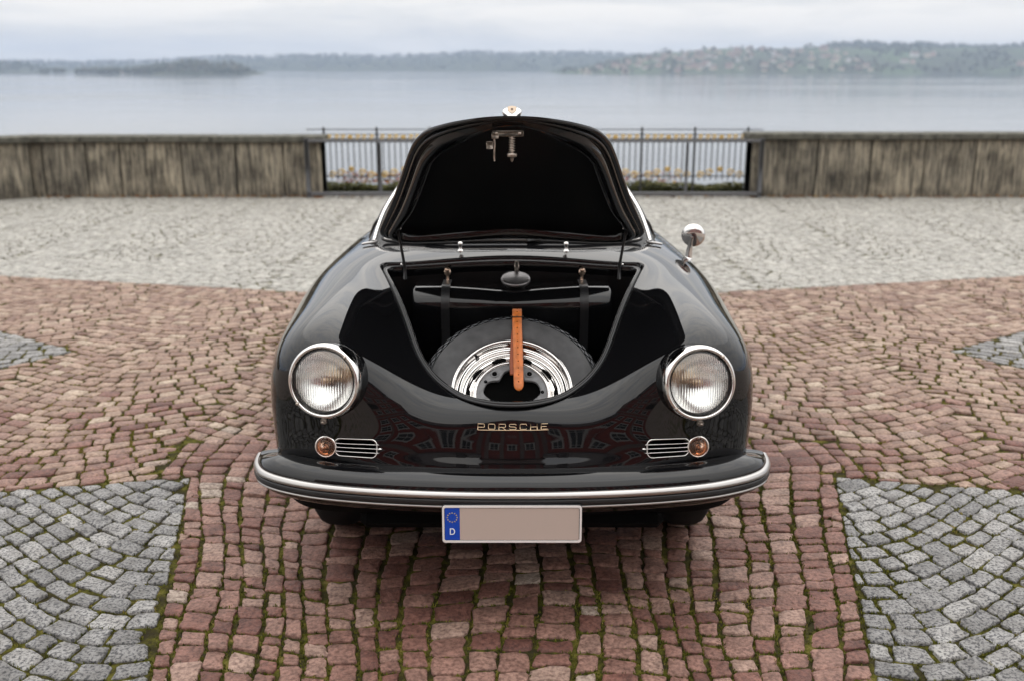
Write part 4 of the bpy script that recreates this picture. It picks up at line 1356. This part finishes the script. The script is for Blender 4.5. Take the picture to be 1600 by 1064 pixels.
def rim_path(u0, u1, va, vb):
    e1 = np.linspace(0, 1, 40)
    us = np.concatenate([u0 + 0 * e1, u0 + (u1 - u0) * e1, u1 + 0 * e1, u1 + (u0 - u1) * e1])
    vs = np.concatenate([va + (vb - va) * e1, vb + 0 * e1, vb + (va - vb) * e1, va + 0 * e1])
    # rounded corners
    q = np.column_stack([us, vs])
    for _ in range(6): q = (np.roll(q, 1, 0) + q * 2 + np.roll(q, -1, 0)) / 4
    return gs.ev(q[:, 0], q[:, 1])
for nm, a4 in (('windscreen_seal', (0.15, 1.87, 2.27, 7.73)), ('rear_window_seal', (4.35, 5.75, 2.5, 7.5)), ('side_window_seal', (0.75, 4.92, 0.27, 1.66)), ('side_window_seal', (0.75, 4.92, 8.34, 9.73))):
    p_ = rim_path(*a4)
    so = MB().add(*tube(p_, 0.010, 8, closed=True)).build(nm, M['rubber'], car)
    if nm == 'windscreen_seal':
        pm = gs.ev(np.full(60, 0.13), np.linspace(2.4, 7.6, 60)) + np.array([0, -0.004, 0.008])
        MB().add(*tube(pm, 0.006, 8)).build('bright_moulding', M['alu'], so)
for s_ in (-1, 1):
    dr = gs.ev(np.linspace(0.05, 5.6, 80), np.full(80, 5 + s_ * 3.1))
    dn_ = gs.normal(np.linspace(0.05, 5.6, 80), np.full(80, 5 + s_ * 3.1))
    dn_ = np.where((dn_[:, 0:1] * s_) < 0, -dn_, dn_)
    MB().add(*tube(dr + dn_ * 0.004, 0.0085, 8)).build('drip_rail', M['chrome'], car)
# cabin floor, dashboard and seats
MB().add(*box((0, 2.1, 0.26), (1.15, 1.9, 0.04), 0.01)).build('cabin_floor', M['inner'], car, False)
MB().add(*box((0, 1.47, 0.86), (1.05, 0.16, 0.14), 0.04)).build('dashboard', M['inner'], car)
for s in (-1, 1):
    so = MB().add(*box((s * 0.28, 2.1, 0.42), (0.44, 0.48, 0.16), 0.05)).build('seat', M['seat'], car)
    MB().add(*box((s * 0.28, 2.38, 0.72), (0.44, 0.12, 0.52), 0.05, Matrix.Rotation(R(-12), 3, 'X'))).build('backrest', M['seat'], so)
t = np.linspace(0, 2 * np.pi, 40, endpoint=False)
stw = frame((0, 0.9, 0.45))
MB().add(*tube(np.column_stack([0.19 * np.cos(t), 0.19 * np.sin(t), 0 * t]) @ stw.T + [-0.28, 1.72, 0.86], 0.012, 8, closed=True)).add(*tube([(-.28, 1.72, .86), (-.28, 1.5, .76)], 0.018, 8)).build('steering_wheel', M['rubber'], car)
# wipers lying along the foot of the screen
for x0, x1 in ((-0.34, -0.02), (0.06, 0.38)):
    us = np.linspace(0.12, 0.3, 12); vs = 5 + np.interp(np.linspace(x0, x1, 12), [-.622, -.59, -.545, -.43, -.25, 0, .25, .43, .545, .59, .622], np.arange(-5, 6))
    pw = gs.ev(us, vs) + np.array([0, -0.012, 0.006])
    MB().add(*tube(pw, 0.004, 6)).build('wiper', M['rubber'], car)

# belt trim stubs beside the windscreen foot
for s in (-1, 1):
    p_, n_ = project([s * .565, s * .595, s * .635], [1.43, 1.44, 1.46], 1)
    MB().add(*tube(p_ + [0, 0, .010], [.006, .006, .005], 10)).build('cowl_trim', M['alu'], car)

# ------------------------------------------------------------------ bumper
half_b = [(0, 0), (.12, .001), (.25, .008), (.38, .022), (.5, .043), (.6, .068), (.68, .100), (.742, .136), (.788, .180), (.816, .235), (.830, .290), (.835, .345)]
path2 = np.array([(-x, y) for x, y in half_b[:0:-1]] + half_b)
path2 = catmull(path2, 8)
tg = tangents(path2, False)
out2 = np.column_stack([tg[:, 1], -tg[:, 0]])            # outwards (towards the viewer)
def sweep_bar(profile, close=False, flip=False, taper=True):
    pr = np.asarray(profile, float)
    v = np.empty((len(path2), len(pr), 3))
    for i in range(len(path2)):
        v[i, :, :2] = path2[i] + pr[:, 0:1] * out2[i]
        te = min(max((path2[i, 1] - .10) / .25, 0), 1); te = te * te * (3 - 2 * te)
        v[i, :, 2] = np.where(pr[:, 1] > .457, .457 + (pr[:, 1] - .457) * (1 - .8 * te), pr[:, 1]) - .010 * te
    f = grid_faces(len(path2), len(pr), False, close, flip)
    return v.reshape(-1, 3), f, v
def smooth_prof(pts, n=6): return catmull(pts, n)
pr = smooth_prof([(-.118, .470), (-.095, .492), (-.066, .499), (-.040, .4945), (-.021, .482), (-.011, .468), (-.007, .455), (-.005, .440), (-.006, .420), (-.010, .402), (-.020, .386), (-.040, .372), (-.075, .364), (-.115, .368)])
v, f, vg = sweep_bar(pr)
bm = MB().add(v, f)
for e_ in (0, -1): bm.add(vg[e_], [list(range(len(pr)))])
bumper = bm.build('bumper', M['paint'], car)
def strip(name, pts, mat):
    v, f, vg = sweep_bar(smooth_prof(pts, 4))
    m_ = MB().add(v, f)
    for e_ in (0, -1): m_.add(vg[e_], [list(range(vg.shape[1]))])
    m_.build(name, mat, bumper)
strip('bright_strip', [(-.010, .4565), (.000, .4550), (.005, .4495), (.0070, .4440), (.0055, .4385), (.002, .4350), (-.008, .4340)], M['alu'])
strip('rubber_strip', [(-.008, .4335), (.003, .4330), (.0060, .4280), (.0060, .4195), (.003, .4150), (-.008, .4145)], M['rubber'])
strip('lower_strip', [(-.010, .4140), (.000, .4130), (.0030, .4095), (.0015, .4060), (-.010, .4050)], M['alu'])

# ------------------------------------------------------------------ licence plate
pl = empty('license_plate', (0, -.016, .364)); adopt(pl, car); pl.location = (0, -.016, .364)
def rrect(hx, hz, r, n=6):
    out = []
    for cx_, cz_, a0 in ((hx - r, hz - r, 0), (-hx + r, hz - r, 90), (-hx + r, -hz + r, 180), (hx - r, -hz + r, 270)):
        for t in np.linspace(0, 90, n): out.append((cx_ + r * math.cos(R(a0 + t)), cz_ + r * math.sin(R(a0 + t))))
    return np.array(out)
PT = np.array(Matrix.Rotation(R(-2), 3, 'X')); PC = np.array([0, -.017, .3635])
def plate_pt(x, z, d=0.0): return np.array([x, -d, z]) @ PT.T + PC
def slab(name, outline, d0, d1, mat, parent):
    n = len(outline)
    v = [plate_pt(x, z, d1) for x, z in outline] + [plate_pt(x, z, d0) for x, z in outline]
    f = [tuple(range(n))] + [(i + 1 if i + 1 < n else 0, i, n + i, n + (i + 1) % n) for i in range(n)]
    return mk(name, v, f, mat, parent, False)
slab('plate_back', rrect(.208, .0600, .010), -.008, .000, M['iron'], pl)
pf = rrect(.2065, .0585, .009); pi_ = rrect(.2005, .0525, .006); n = len(pf)
frv = [plate_pt(x, z, .0035) for x, z in pf] + [plate_pt(x, z, .0035) for x, z in pi_] + [plate_pt(x, z, -.002) for x, z in pf] + [plate_pt(x, z, -.002) for x, z in pi_]
frf = []
for i in range(n):
    j = (i + 1) % n
    frf += [(i, j, n + j, n + i), (j, i, 2 * n + i, 2 * n + j), (n + i, n + j, 3 * n + j, 3 * n + i)]
mk('plate_frame', frv, frf, M['plate_white'], pl, False)
slab('plate_field', [(-.1545, -.0505), (.1985, -.0505), (.1985, .0505), (-.1545, .0505)], .0005, .0015, M['plate'], pl)
slab('plate_band', [(-.1990, -.0505), (-.1550, -.0505), (-.1550, .0505), (-.1990, .0505)], .0005, .0016, M['plate_blue'], pl)
sx0, sz0 = -.177, .021
for i in range(12):
    a_ = i / 12 * 2 * math.pi
    ctr_ = (sx0 + .0145 * math.sin(a_), sz0 + .0145 * math.cos(a_))
    slab('star', [(ctr_[0] + (.0028 if k % 2 == 0 else .0012) * math.sin(k * math.pi / 5), ctr_[1] + (.0028 if k % 2 == 0 else .0012) * math.cos(k * math.pi / 5)) for k in range(9, -1, -1)], .0016, .0022, M['star'], pl)
# letter D
do = [(-.0075, -.010), (.0005, -.010)] + [(.0005 + .0075 * math.sin(t), -.010 * math.cos(t)) for t in np.linspace(0.15, math.pi - .15, 12)] + [(.0005, .010), (-.0075, .010)]
di = [(-.0045, -.0072), (.0003, -.0072)] + [(.0003 + .0046 * math.sin(t), -.0072 * math.cos(t)) for t in np.linspace(0.15, math.pi - .15, 12)] + [(.0003, .0072), (-.0045, .0072)]
n = len(do); lx, lz = -.177, -.0235
dv = [plate_pt(lx + x, lz + z, .0024) for x, z in do] + [plate_pt(lx + x, lz + z, .0024) for x, z in di] + [plate_pt(lx + x, lz + z, .0014) for x, z in do]
mk('letter', dv, [(i, (i + 1) % n, n + (i + 1) % n, n + i) for i in range(n)] + [((i + 1) % n, i, 2 * n + i, 2 * n + (i + 1) % n) for i in range(n)], M['white'], pl, False)

# ------------------------------------------------------------------ maker's lettering on the nose
badge = empty('badge', (0, .14, .61)); adopt(badge, car); badge.location = (0, .14, .61)
STROKES = {
 'P': [[(0, 0), (0, 1), (.9, 1), (1, .88), (1, .55), (.9, .42), (0, .42)]],
 'O': [[(.1, .12), (0, .3), (0, .8), (.1, 1), (.9, 1), (1, .8), (1, .3), (.9, .12), (.1, .12)]],
 'R': [[(0, 0), (0, 1), (.9, 1), (1, .88), (1, .6), (.9, .45), (0, .45)], [(.5, .45), (1, 0)]],
 'S': [[(1, .9), (.9, 1), (.1, 1), (0, .9), (0, .65), (.1, .56), (.9, .5), (1, .4), (1, .2), (.9, .1), (.1, .1), (0, .2)]],
 'C': [[(1, .85), (.9, 1), (.1, 1), (0, .85), (0, .25), (.1, .1), (.9, .1), (1, .25)]],
 'H': [[(0, 0), (0, 1)], [(1, 0), (1, 1)], [(0, .5), (1, .5)]],
 'E': [[(1, 1), (0, 1), (0, .08), (1, .08)], [(0, .54), (.8, .54)]],
}
def on_nose(xz, off):
    xz = np.asarray(xz, float)
    p_, n_ = project(xz[:, 0], xz[:, 1], 2)
    n_ = np.where(n_[:, 1:2] > 0, -n_, n_)
    return p_ + n_ * off, n_
BX0, BX1, BZ0, BZ1 = -.104, .112, .603, .6195
adv = (BX1 - BX0) / 6.72
for i, ch in enumerate('PORSCHE'):
    x0 = BX0 + i * adv; w_ = adv * 0.62
    lm = MB()
    for st in STROKES[ch]:
        pts = [(x0 + a * w_, BZ0 + b * (BZ1 - BZ0)) for a, b in st]
        p_, _ = on_nose(pts, 0.002)
        for a in range(len(p_) - 1):
            d_ = unit(p_[a + 1] - p_[a])
            lm.add(*tube([p_[a] - d_ * .0008, p_[a + 1] + d_ * .0008], 0.0011, 6))
    lm.build('letter', M['gold'], badge)
p_, _ = on_nose([(x, BZ0 - .001) for x in np.linspace(BX0, BX1, 14)], 0.0015)
MB().add(*tube(p_, 0.0011, 6)).build('underline', M['gold'], badge)

# ------------------------------------------------------------------ headlights, indicators, horn grilles
def headlight(s, z):
    c = np.array([s * .568, .146, z])
    ax = unit([s * 0.20, -1.0, 0.17])
    root = empty('headlight', tuple(c)); adopt(root, car); root.location = tuple(c)
    Mx = frame(ax)
    def L(p): return np.asarray(p, float) @ Mx.T + c
    # bucket blending into the wing
    MB().add(*lathe([(.112, -.10), (.1165, -.06), (.1175, -.03), (.116, -.012)], c, ax, 64)).build('bucket', M['paint'], root)
    MB().add(*lathe([(.1150, -.022), (.1160, -.012), (.1152, -.003), (.1125, .005), (.1080, .0105), (.1040, .011), (.1010, .008), (.1000, .002), (.1000, -.006)], c, ax, 72)).build('ring', M['chrome'], root)
    MB().add(*lathe([(.0955, .000), (.0935, .0045), (.0975, .0035), (.0905, -.006)], c, ax, 72)).build('lens_seal', M['rubber'], root)
    # fluted lens: smooth dome outside, ribs inside
    nr, na = 30, 120
    rr = np.concatenate([[0.0005], np.linspace(.003, .0975, nr)])
    ang = np.linspace(0, 2 * np.pi, na, endpoint=False)
    X = rr[:, None] * np.cos(ang); Y = rr[:, None] * np.sin(ang)
    dome = 0.003 + 0.024 * (1 - (rr[:, None] / .0975) ** 2) + 0 * X
    o_ = np.stack([X, Y, dome], -1).reshape(-1, 3)
    # inner surface on a square lattice so that the ribs stay straight
    gx = np.linspace(-.0972, .0972, 176); gy = np.linspace(-.0972, .0972, 40)
    GX_, GY_ = np.meshgrid(gx, gy, indexing='ij')
    rad = np.sqrt(GX_ ** 2 + GY_ ** 2)
    k_ = np.where(rad > .0970, .0970 / np.maximum(rad, 1e-9), 1.0)
    GXc, GYc = GX_ * k_, GY_ * k_; rad = np.minimum(rad, .0970)
    rib = 0.00075 * np.cos(GXc * 2 * np.pi / 0.0078) * np.clip((.092 - rad) / .006, 0, 1)
    inner = -0.001 + 0.024 * (1 - (rad / .0975) ** 2) + rib
    i_ = np.stack([GXc, GYc, inner], -1).reshape(-1, 3)
    lm = MB().add(L(o_), grid_faces(len(rr), na, False, True)).add(L(i_), grid_faces(len(gx), len(gy), flip=True))
    lens = lm.build('lens', M['glass'], root)
    rp = [(.0980 * math.sqrt(t), -.060 + .058 * t ** 1.2) for t in np.linspace(0.004, 1, 24)]
    MB().add(*lathe(rp, c, ax, 64)).build('reflector', M['reflector'], root)
    MB().add(*lathe([(.001, .0), (.010, -.002), (.012, -.012), (.011, -.035), (.011, -.07)], c + ax * -0.012, ax, 20)).build('bulb', M['bulb'], root)
    MB().add(*lathe([(.014, -.02), (.015, -.018), (.013, -.010), (.008, -.006), (.001, -.005)], c - ax * 0.004 + Mx @ np.array([0, -.006, -.01]), ax, 24)).build('bulb_shield', M['shield'], root)
    for an, rd in ((R(48), .104), (R(222), .107)):
        MB().add(*lathe([(.001, .006), (.004, .0055), (.0055, .002), (.0055, -.004)], L([rd * math.cos(an), rd * math.sin(an), .011]), ax, 14)).build('screw', M['steel'], root)
    MB().add(*box(L([0, -.123, -.002]), (0.016, 0.014, 0.016), 0.002, Mx)).add(*lathe([(.001, .008), (.003, .007), (.004, .003)], L([0, -.124, .004]), ax, 10)).build('clamp', M['steel'], root)
M['reflector'] = simple('lamp_reflector', (0.90, 0.89, 0.87), 0.2, 1.0)
M['shield'] = simple('lamp_shield', (0.35, 0.25, 0.2), 0.25, 0.9)
headlight(-1, .754)
headlight(1, .748)

for s in (-1, 1):
    gx0, gx1 = .545, .418
    root = empty('horn_grille', (s * GX, .12, GZ)); adopt(root, car); root.location = (s * GX, .12, GZ)
    # dark duct
    dn = rrect(GHX + .004, GHZ + .004, GHZ)
    fr = np.array([(s * GX + x, .165, GZ + z) for x, z in dn]); bk = fr + [0, .08, 0]
    nn = len(dn)
    mk('duct', np.concatenate([fr, bk]), [(i, (i + 1) % nn, nn + (i + 1) % nn, nn + i) for i in range(nn)] + [tuple(range(nn, 2 * nn))], M['hole'], root, False)
    ol = rrect(GHX, GHZ + .003, .017, 7)
    p_, _ = on_nose([(s * GX + x, GZ + z) for x, z in ol], 0.002)
    MB().add(*tube(p_, 0.0021, 8, closed=True)).build('surround', M['chrome'], root)
    for i, dz in enumerate((.0125, 0, -.0125)):
        xe = gx1 - (.012 if i == 1 else .009)
        p_, _ = on_nose([(s * x, GZ + dz) for x in np.linspace(gx0, xe, 10)], 0.0045)
        bm_ = MB().add(*tube(p_, 0.0016, 8))
        if i == 1: bm_.add(*lathe([(.001, -.006), (.0035, -.003), (.0038, .001), (.001, .006)], p_[-1], (1, 0, 0), 10))
        bm_.build('bar', M['chrome'], root)
    # indicator
    c_, n_ = on_nose([(s * .577, .533)], 0.0)
    c_, n_ = c_[0], unit(n_[0] + np.array([0, -1.2, 0.25]))
    root = empty('turn_signal', tuple(c_)); adopt(root, car); root.location = tuple(c_)
    MB().add(*lathe([(.0345, -.02), (.0355, .004), (.034, .0085), (.0305, .0095), (.0285, .007)], c_, n_, 40)).build('bezel', M['chrome'], root)
    prf = []
    for k in range(5):
        r0 = .0285 - k * .0054; h0 = .007 + k * .0040
        prf += [(r0, h0), (r0 - .0004, h0 + .0038), (r0 - .0020, h0 + .0042), (r0 - .0048, h0 + .0030)]
    prf += [(.001, .0335)]
    MB().add(*lathe([(.001, -.012), (.014, -.010), (.024, -.002), (.029, .006)], c_, n_, 32)).build('reflector', M['reflector'], root)
    MB().add(*lathe(prf + [(.001, .0265), (.006, .024), (.016, .014), (.0262, .004), (.0285, .0065)], c_, n_, 40)).build('lens', M['amber'], root)
    MB().add(*lathe([(.001, .012), (.005, .010), (.006, .004), (.006, -.01)], c_, n_, 14)).build('bulb', M['bulb'], root)
    for dz in (-.0315, .0315):
        MB().add(*lathe([(.001, .004), (.0028, .003), (.0032, 0)], c_ + [0, -.009, dz], n_, 10)).build('screw', M['steel'], root)
    # small marker on the wing side
    mc = np.array([s * .806, .78, .742])
    vS, fS = lathe([(.001, .016), (.010, .014), (.016, .008), (.018, 0), (.016, -.01)], (0, 0, 0), (s * 1, -.15, .3), 20, up=(0, 1, 0))
    mk('side_marker', vS * [0.9, 1.7, 0.8] + mc, fS, M['chrome'], car)

# wing mirror on the right
mbp, mbn = project([.750], [1.46], 1)
mb0 = mbp[0]
mir = empty('wing_mirror', tuple(mb0)); adopt(mir, car); mir.location = tuple(mb0)
mh = np.array([.765, 1.45, .980])
MB().add(*tube(catmull([mb0 - [0, 0, .01], mb0 + [0.002, 0, .02], (mb0 + mh) / 2 + [-.002, 0, 0.008], mh + [-.006, -.012, -.002]], 6), np.linspace(.018, .008, 19), 12)).build('stem', M['chrome'], mir)
MB().add(*lathe([(.020, -.006), (.018, .002), (.014, .004)], mb0 + [0, 0, 0.004], (0.25, -0.1, 1), 20, up=(0, 1, 0))).build('foot', M['chrome'], mir)
ma = unit([-0.22, -1, -0.12])
MB().add(*lathe([(.001, .016), (.014, .0155), (.028, .013), (.040, .0075), (.048, .001), (.050, -.006), (.046, -.010), (.044, -.008), (.001, -.008)], mh, ma, 40)).build('head', M['chrome'], mir)

# ------------------------------------------------------------------ road wheels and underbody
MB().add(*box((0, 2.05, 0.19), (1.30, 3.0, 0.05), 0.02)).add(*box((0, .42, 0.235), (1.0, 0.34, 0.05), 0.024)).build('underbody', M['underseal'], car, False)
ty = [(.19, .06), (.20, .078), (.235, .086), (.275, .080), (.300, .062), (.310, .04), (.313, .0), (.310, -.04), (.300, -.062), (.275, -.080), (.235, -.086), (.20, -.078), (.19, -.06)]
rm = [(.001, .035), (.03, .04), (.06, .035), (.12, .03), (.14, .05), (.165, .045), (.18, .062), (.198, .068), (.2, .06), (.19, .05), (.185, -.06)]
M['road_tyre'] = simple('road_tyre', (0.014, 0.014, 0.014), 0.8, **{'Specular IOR Level': 0.2})
for x, y in ((-.635, .80), (.635, .80), (-.64, 2.90), (.64, 2.90)):
    s = 1 if x > 0 else -1
    w_ = empty('wheel', (x, y, .313)); adopt(w_, car); w_.location = (x, y, .311)
    MB().add(*lathe(ty, (x, y, .311), (s, 0, 0), 48)).build('tyre', M['road_tyre'], w_)
    MB().add(*lathe(rm, (x, y, .311), (s, 0, 0), 40)).build('rim', M['chrome'], w_)
    hp_ = []
    for x_, r_ in ((x + s * .10, .345), (x - s * .17, .345), (x - s * .19, .20), (x - s * .19, .02)):
        hp_.append([(x_, y + r_ * math.cos(t2), .311 + r_ * math.sin(t2)) for t2 in np.linspace(R(-12), R(192), 33)])
    mk('wheel_housing', np.array(hp_).reshape(-1, 3), grid_faces(4, 33), M['hole'], car)
# ------------------------------------------------------------------ spare wheel strapped into the nose
SC = np.array([0.0, .495, .606]); SK = 1.05; SN = unit([0, -math.cos(R(49)), math.sin(R(49))])
SM = frame(SN)                    # columns: right, up, axis
spare = empty('spare_wheel', tuple(SC))
tag(spare, 'spare wheel with chrome slotted rim lying in the open front luggage bay', 'wheel')
def SL(p): return np.asarray(p, float) @ SM.T + SC
# frame() right vector points along -x for this axis; x below is measured to the viewer's right
sx_ = 1.0 if SM[0, 0] > 0 else -1.0
tp = [(.196, -.012), (.201, .000), (.2075, .009), (.219, .0165), (.235, .021), (.252, .0215), (.266, .0175), (.2740, .0150), (.2775, .0100), (.2790, .0085), (.2890, .0030), (.2965, -.0065), (.3000, -.022), (.3005, -.060), (.299, -.105), (.29, -.13), (.265, -.148), (.23, -.148), (.2, -.13)]
tp = [(r_ if r_ < .21 else .2075 + (r_ - .2075) * 1.17, h_) for r_, h_ in tp]
tyre_o = MB().add(*lathe(catmull(tp, 3), SC, SN, 128)).build('tyre', M['tyre'], spare)
def KR(r): return .2075 + (r - .2075) * 1.17
sh = lathe(catmull([(KR(.2790), .0105), (KR(.2800), .0098), (KR(.2890), .0045), (KR(.2966), -.0052), (KR(.3003), -.022)], 4), SC, SN, 128)
MB().add(*sh).build('shoulder_band', M['tread'], tyre_o)
for k_, (r0, h0, sl) in enumerate(((.2830, .0088, .5), (.2895, .0050, .75), (.2955, -.0035, 1.3))):
    n_ = 520; th = np.linspace(0, 2 * np.pi, n_, endpoint=False)
    wv = np.sin(th * 46 + k_ * 2.1) + 0.3 * np.sin(th * 92)
    rr2 = KR(r0) + .0024 * wv; hh2 = h0 - .0024 * sl * wv
    MB().add(*tube(SL(np.column_stack([rr2 * np.cos(th), rr2 * np.sin(th), hh2])), 0.0016, 5, closed=True)).build('tread_groove', M['hole'], tyre_o)
th = np.linspace(0, 2 * np.pi, 128, endpoint=False)
MB().add(*tube(SL(np.column_stack([KR(.2782) * np.cos(th), KR(.2782) * np.sin(th), .0100 + 0 * th])), 0.0016, 5, closed=True)).build('sidewall_line', M['hole'], tyre_o)
rim_p = [(.2015, -.014), (.2065, -.004), (.2085, .004), (.2070, .0085), (.2030, .0100), (.1980, .0080), (.1940, .0020), (.1905, -.0100), (.1885, -.0150), (.1800, -.0165), (.1765, -.0190), (.1745, -.0260), (.1725, -.0300), (.1650, -.0310), (.1610, -.0285), (.1575, -.0285), (.1480, -.0300), (.1400, -.0265), (.1340, -.0190), (.1290, -.0135), (.1245, -.0130), (.1205, -.0165), (.1180, -.0230)]
rim_o = MB().add(*lathe(catmull(rim_p, 3), SC, SN, 128)).build('rim', M['chrome'], spare)
# oblong slots with turned-in edges
for k_ in range(10):
    an = 2 * math.pi * (k_ + 0.5) / 10 + R(90)
    ring_ = []
    for q in range(24):
        t_ = q / 24 * 2 * math.pi
        da = 0.175 * np.sign(math.cos(t_)) * abs(math.cos(t_)) ** 0.7; dr = .0068 * math.sin(t_)
        ring_.append(((.1505 + dr) * math.cos(an + da), (.1505 + dr) * math.sin(an + da), -.0280))
    ring_ = SL(ring_)
    v_, f_ = fan_cap(ring_)
    v2 = np.concatenate([v_, ring_ - SN * 0.008])
    MB().add(v2, f_ + [(i, 25 + i, 25 + (i + 1) % 24, (i + 1) % 24) for i in range(24)]).build('slot', M['hole'], rim_o, False)
th = np.linspace(0, 2 * np.pi, 160, endpoint=False)
bolt_a = R(90) + R(36)
rin = .0905 - .0125 * np.cos(5 * (th - bolt_a)) - .003 * np.cos(10 * (th - bolt_a))
hv2 = np.stack([np.column_stack([.1190 * np.cos(th), .1190 * np.sin(th), -.0215 + 0 * th]), np.column_stack([.112 * np.cos(th), .112 * np.sin(th), -.0225 + 0 * th]), np.column_stack([(rin + .002) * np.cos(th), (rin + .002) * np.sin(th), -.021 + 0 * th]), np.column_stack([rin * np.cos(th), rin * np.sin(th), -.022 + 0 * th]), np.column_stack([rin * np.cos(th), rin * np.sin(th), -.034 + 0 * th])], 0)
hub = MB().add(SL(hv2.reshape(-1, 3)), grid_faces(5, len(th), False, True, flip=True)).build('wheel_centre', M['hub'], spare)
for k_ in range(5):
    an = bolt_a + k_ * 2 * math.pi / 5
    cb = SL([.1025 * math.cos(an), .1025 * math.sin(an), -.021])
    MB().add(*lathe([(.0145, .0005), (.0140, .0025), (.0105, .0028), (.0088, .0010), (.0086, -.004)], cb, SN, 24)).build('bolt_seat', M['hub'], hub)
    MB().add(*lathe([(.001, .0012), (.0088, .0012), (.0089, .0008)], cb, SN, 20)).build('bolt_hole', M['hole'], hub)
    cb2 = SL([.1045 * math.cos(an + R(24)), .1045 * math.sin(an + R(24)), -.0212])
    MB().add(*lathe([(.001, .0016), (.0058, .0016), (.0060, .0004)], cb2, SN, 16)).build('bolt_hole', M['hole'], hub)
MB().add(*lathe([(.118, -.040), (.06, -.045), (.001, -.045)], SC, SN, 48)).build('drum_back', M['hole'], spare)
# valve
vp = SL([-sx_ * .118, .145, -.02])
MB().add(*tube([vp - SN * .012, vp + SN * .02 + [0, -.006, 0]], [.006, .004], 10)).build('valve', M['rubber'], rim_o)

# ------------------------------------------------------------------ leather strap
strap = empty('leather_strap', tuple(SL([0, .3, .02])))
tag(strap, 'tan leather strap with punched holes buckled across the spare wheel', 'strap')
def ribbon(path_rh, xs2, w, th_, mat, name, parent, tip=0):
    """path in (distance up the wheel face, height above it), xs2 sideways"""
    P = np.array(path_rh, float)
    X = np.interp(np.linspace(0, 1, len(P)), np.linspace(0, 1, len(xs2)), xs2)
    tg_ = tangents(P, False); nn_ = np.column_stack([-tg_[:, 1], tg_[:, 0]])
    nn_ = np.where(nn_[:, 1:2] < -0.2, -nn_, nn_)
    V = []
    wl_ = np.full(len(P), w)
    if tip: wl_[-tip:] = w * np.sqrt(np.clip(1 - (np.linspace(0, 1, tip)) ** 2, 0.03, 1))
    for i in range(len(P)):
        for a_, b_ in ((-1, 0), (-.9, 1), (.9, 1), (1, 0)):
            V.append(SL([sx_ * (X[i] + a_ * wl_[i]), P[i, 0] + nn_[i, 0] * b_ * th_, P[i, 1] + nn_[i, 1] * b_ * th_]))
    F_ = grid_faces(len(P), 4, False, True, flip=sx_ > 0)
    F_ += [(0, 1, 2, 3), tuple(range(4 * len(P) - 4, 4 * len(P)))]
    return mk(name, V, F_, mat, parent), P, X, nn_
top_path = catmull([(.352, -.05), (.350, -.022), (.340, -.002), (.325, .010), (.305, .0195), (.280, .027), (.245, .030), (.215, .029), (.17, .026), (.12, .022), (.07, .018), (.03, .015), (-.004, .012)], 8)
so, P_, X_, N_ = ribbon(top_path, [.018, .018, .018, .018, .020, .022, .023], .0172, .0035, M['leather'], 'band', strap, tip=7)
dist_ = np.concatenate([[0], np.cumsum(np.linalg.norm(np.diff(P_, axis=0), axis=1))])
for d_ in np.arange(0.055, dist_[-1] - .03, 0.0262):
    r_ = np.interp(d_, dist_, P_[:, 0]); h_ = np.interp(d_, dist_, P_[:, 1]); x_ = np.interp(d_, dist_, X_)
    i = min(int(np.searchsorted(dist_, d_)), len(P_) - 1)
    nrm = N_[i]
    cc_ = SL([sx_ * x_, r_ + nrm[0] * .0037, h_ + nrm[1] * .0037])
    an_ = unit(SM @ np.array([0, nrm[0], nrm[1]]))
    MB().add(*lathe([(.0022, -.001), (.0022, .0003), (.0001, .0004)], cc_, an_, 10, up=(1, 0, 0))).build('strap_hole', M['hole'], so)
und = catmull([(.235, .0255), (.20, .025), (.15, .020), (.10, .014), (.06, .009)], 6)
ribbon(und, [.014, .010, .006, .008], .0150, .003, M['leather_edge'], 'lower_band', strap)
bk = SL([sx_ * .018, .290, .0275]); 
bfr = np.column_stack([SM[:, 0], SM[:, 1] * .75 - SM[:, 2] * .66, SM[:, 1] * .66 + SM[:, 2] * .75])
bl = MB()
for a_, b_, wx, wy in ((0, .006, .044, .003), (0, -.006, .044, .003), (-.021, 0, .003, .014), (.021, 0, .003, .014)):
    bl.add(*box(bk + bfr @ np.array([a_, b_, 0]), (wx, wy, .004), .0008, bfr))
bl.add(*tube([bk + bfr @ np.array([0, -.006, .002]), bk + bfr @ np.array([0, .007, .003])], .0012, 6))
bl.build('buckle', simple('dark_buckle', (0.10, 0.09, 0.085), 0.3, 1.0), strap, False)
# ------------------------------------------------------------------ haze over the lake
hzv, hzf = box((0, 3070, 55), (19600, 6260, 150))
hz = mk('haze', hzv, hzf, [], None, False)
hm_ = bpy.data.materials.new('lake_haze'); hm_.use_nodes = True
nt = hm_.node_tree; nt.nodes.clear()
o_ = nt.nodes.new('ShaderNodeOutputMaterial'); pv_ = nt.nodes.new('ShaderNodeVolumePrincipled')
pv_.inputs['Color'].default_value = (0.60, 0.73, 0.95, 1)
pv_.inputs['Density'].default_value = 0.00016
pv_.inputs['Anisotropy'].default_value = 0.0
nt.links.new(pv_.outputs[0], o_.inputs['Volume'])
hz.data.materials.append(hm_)
tag(hz, 'pale blue haze over the lake', 'haze', kind='stuff')
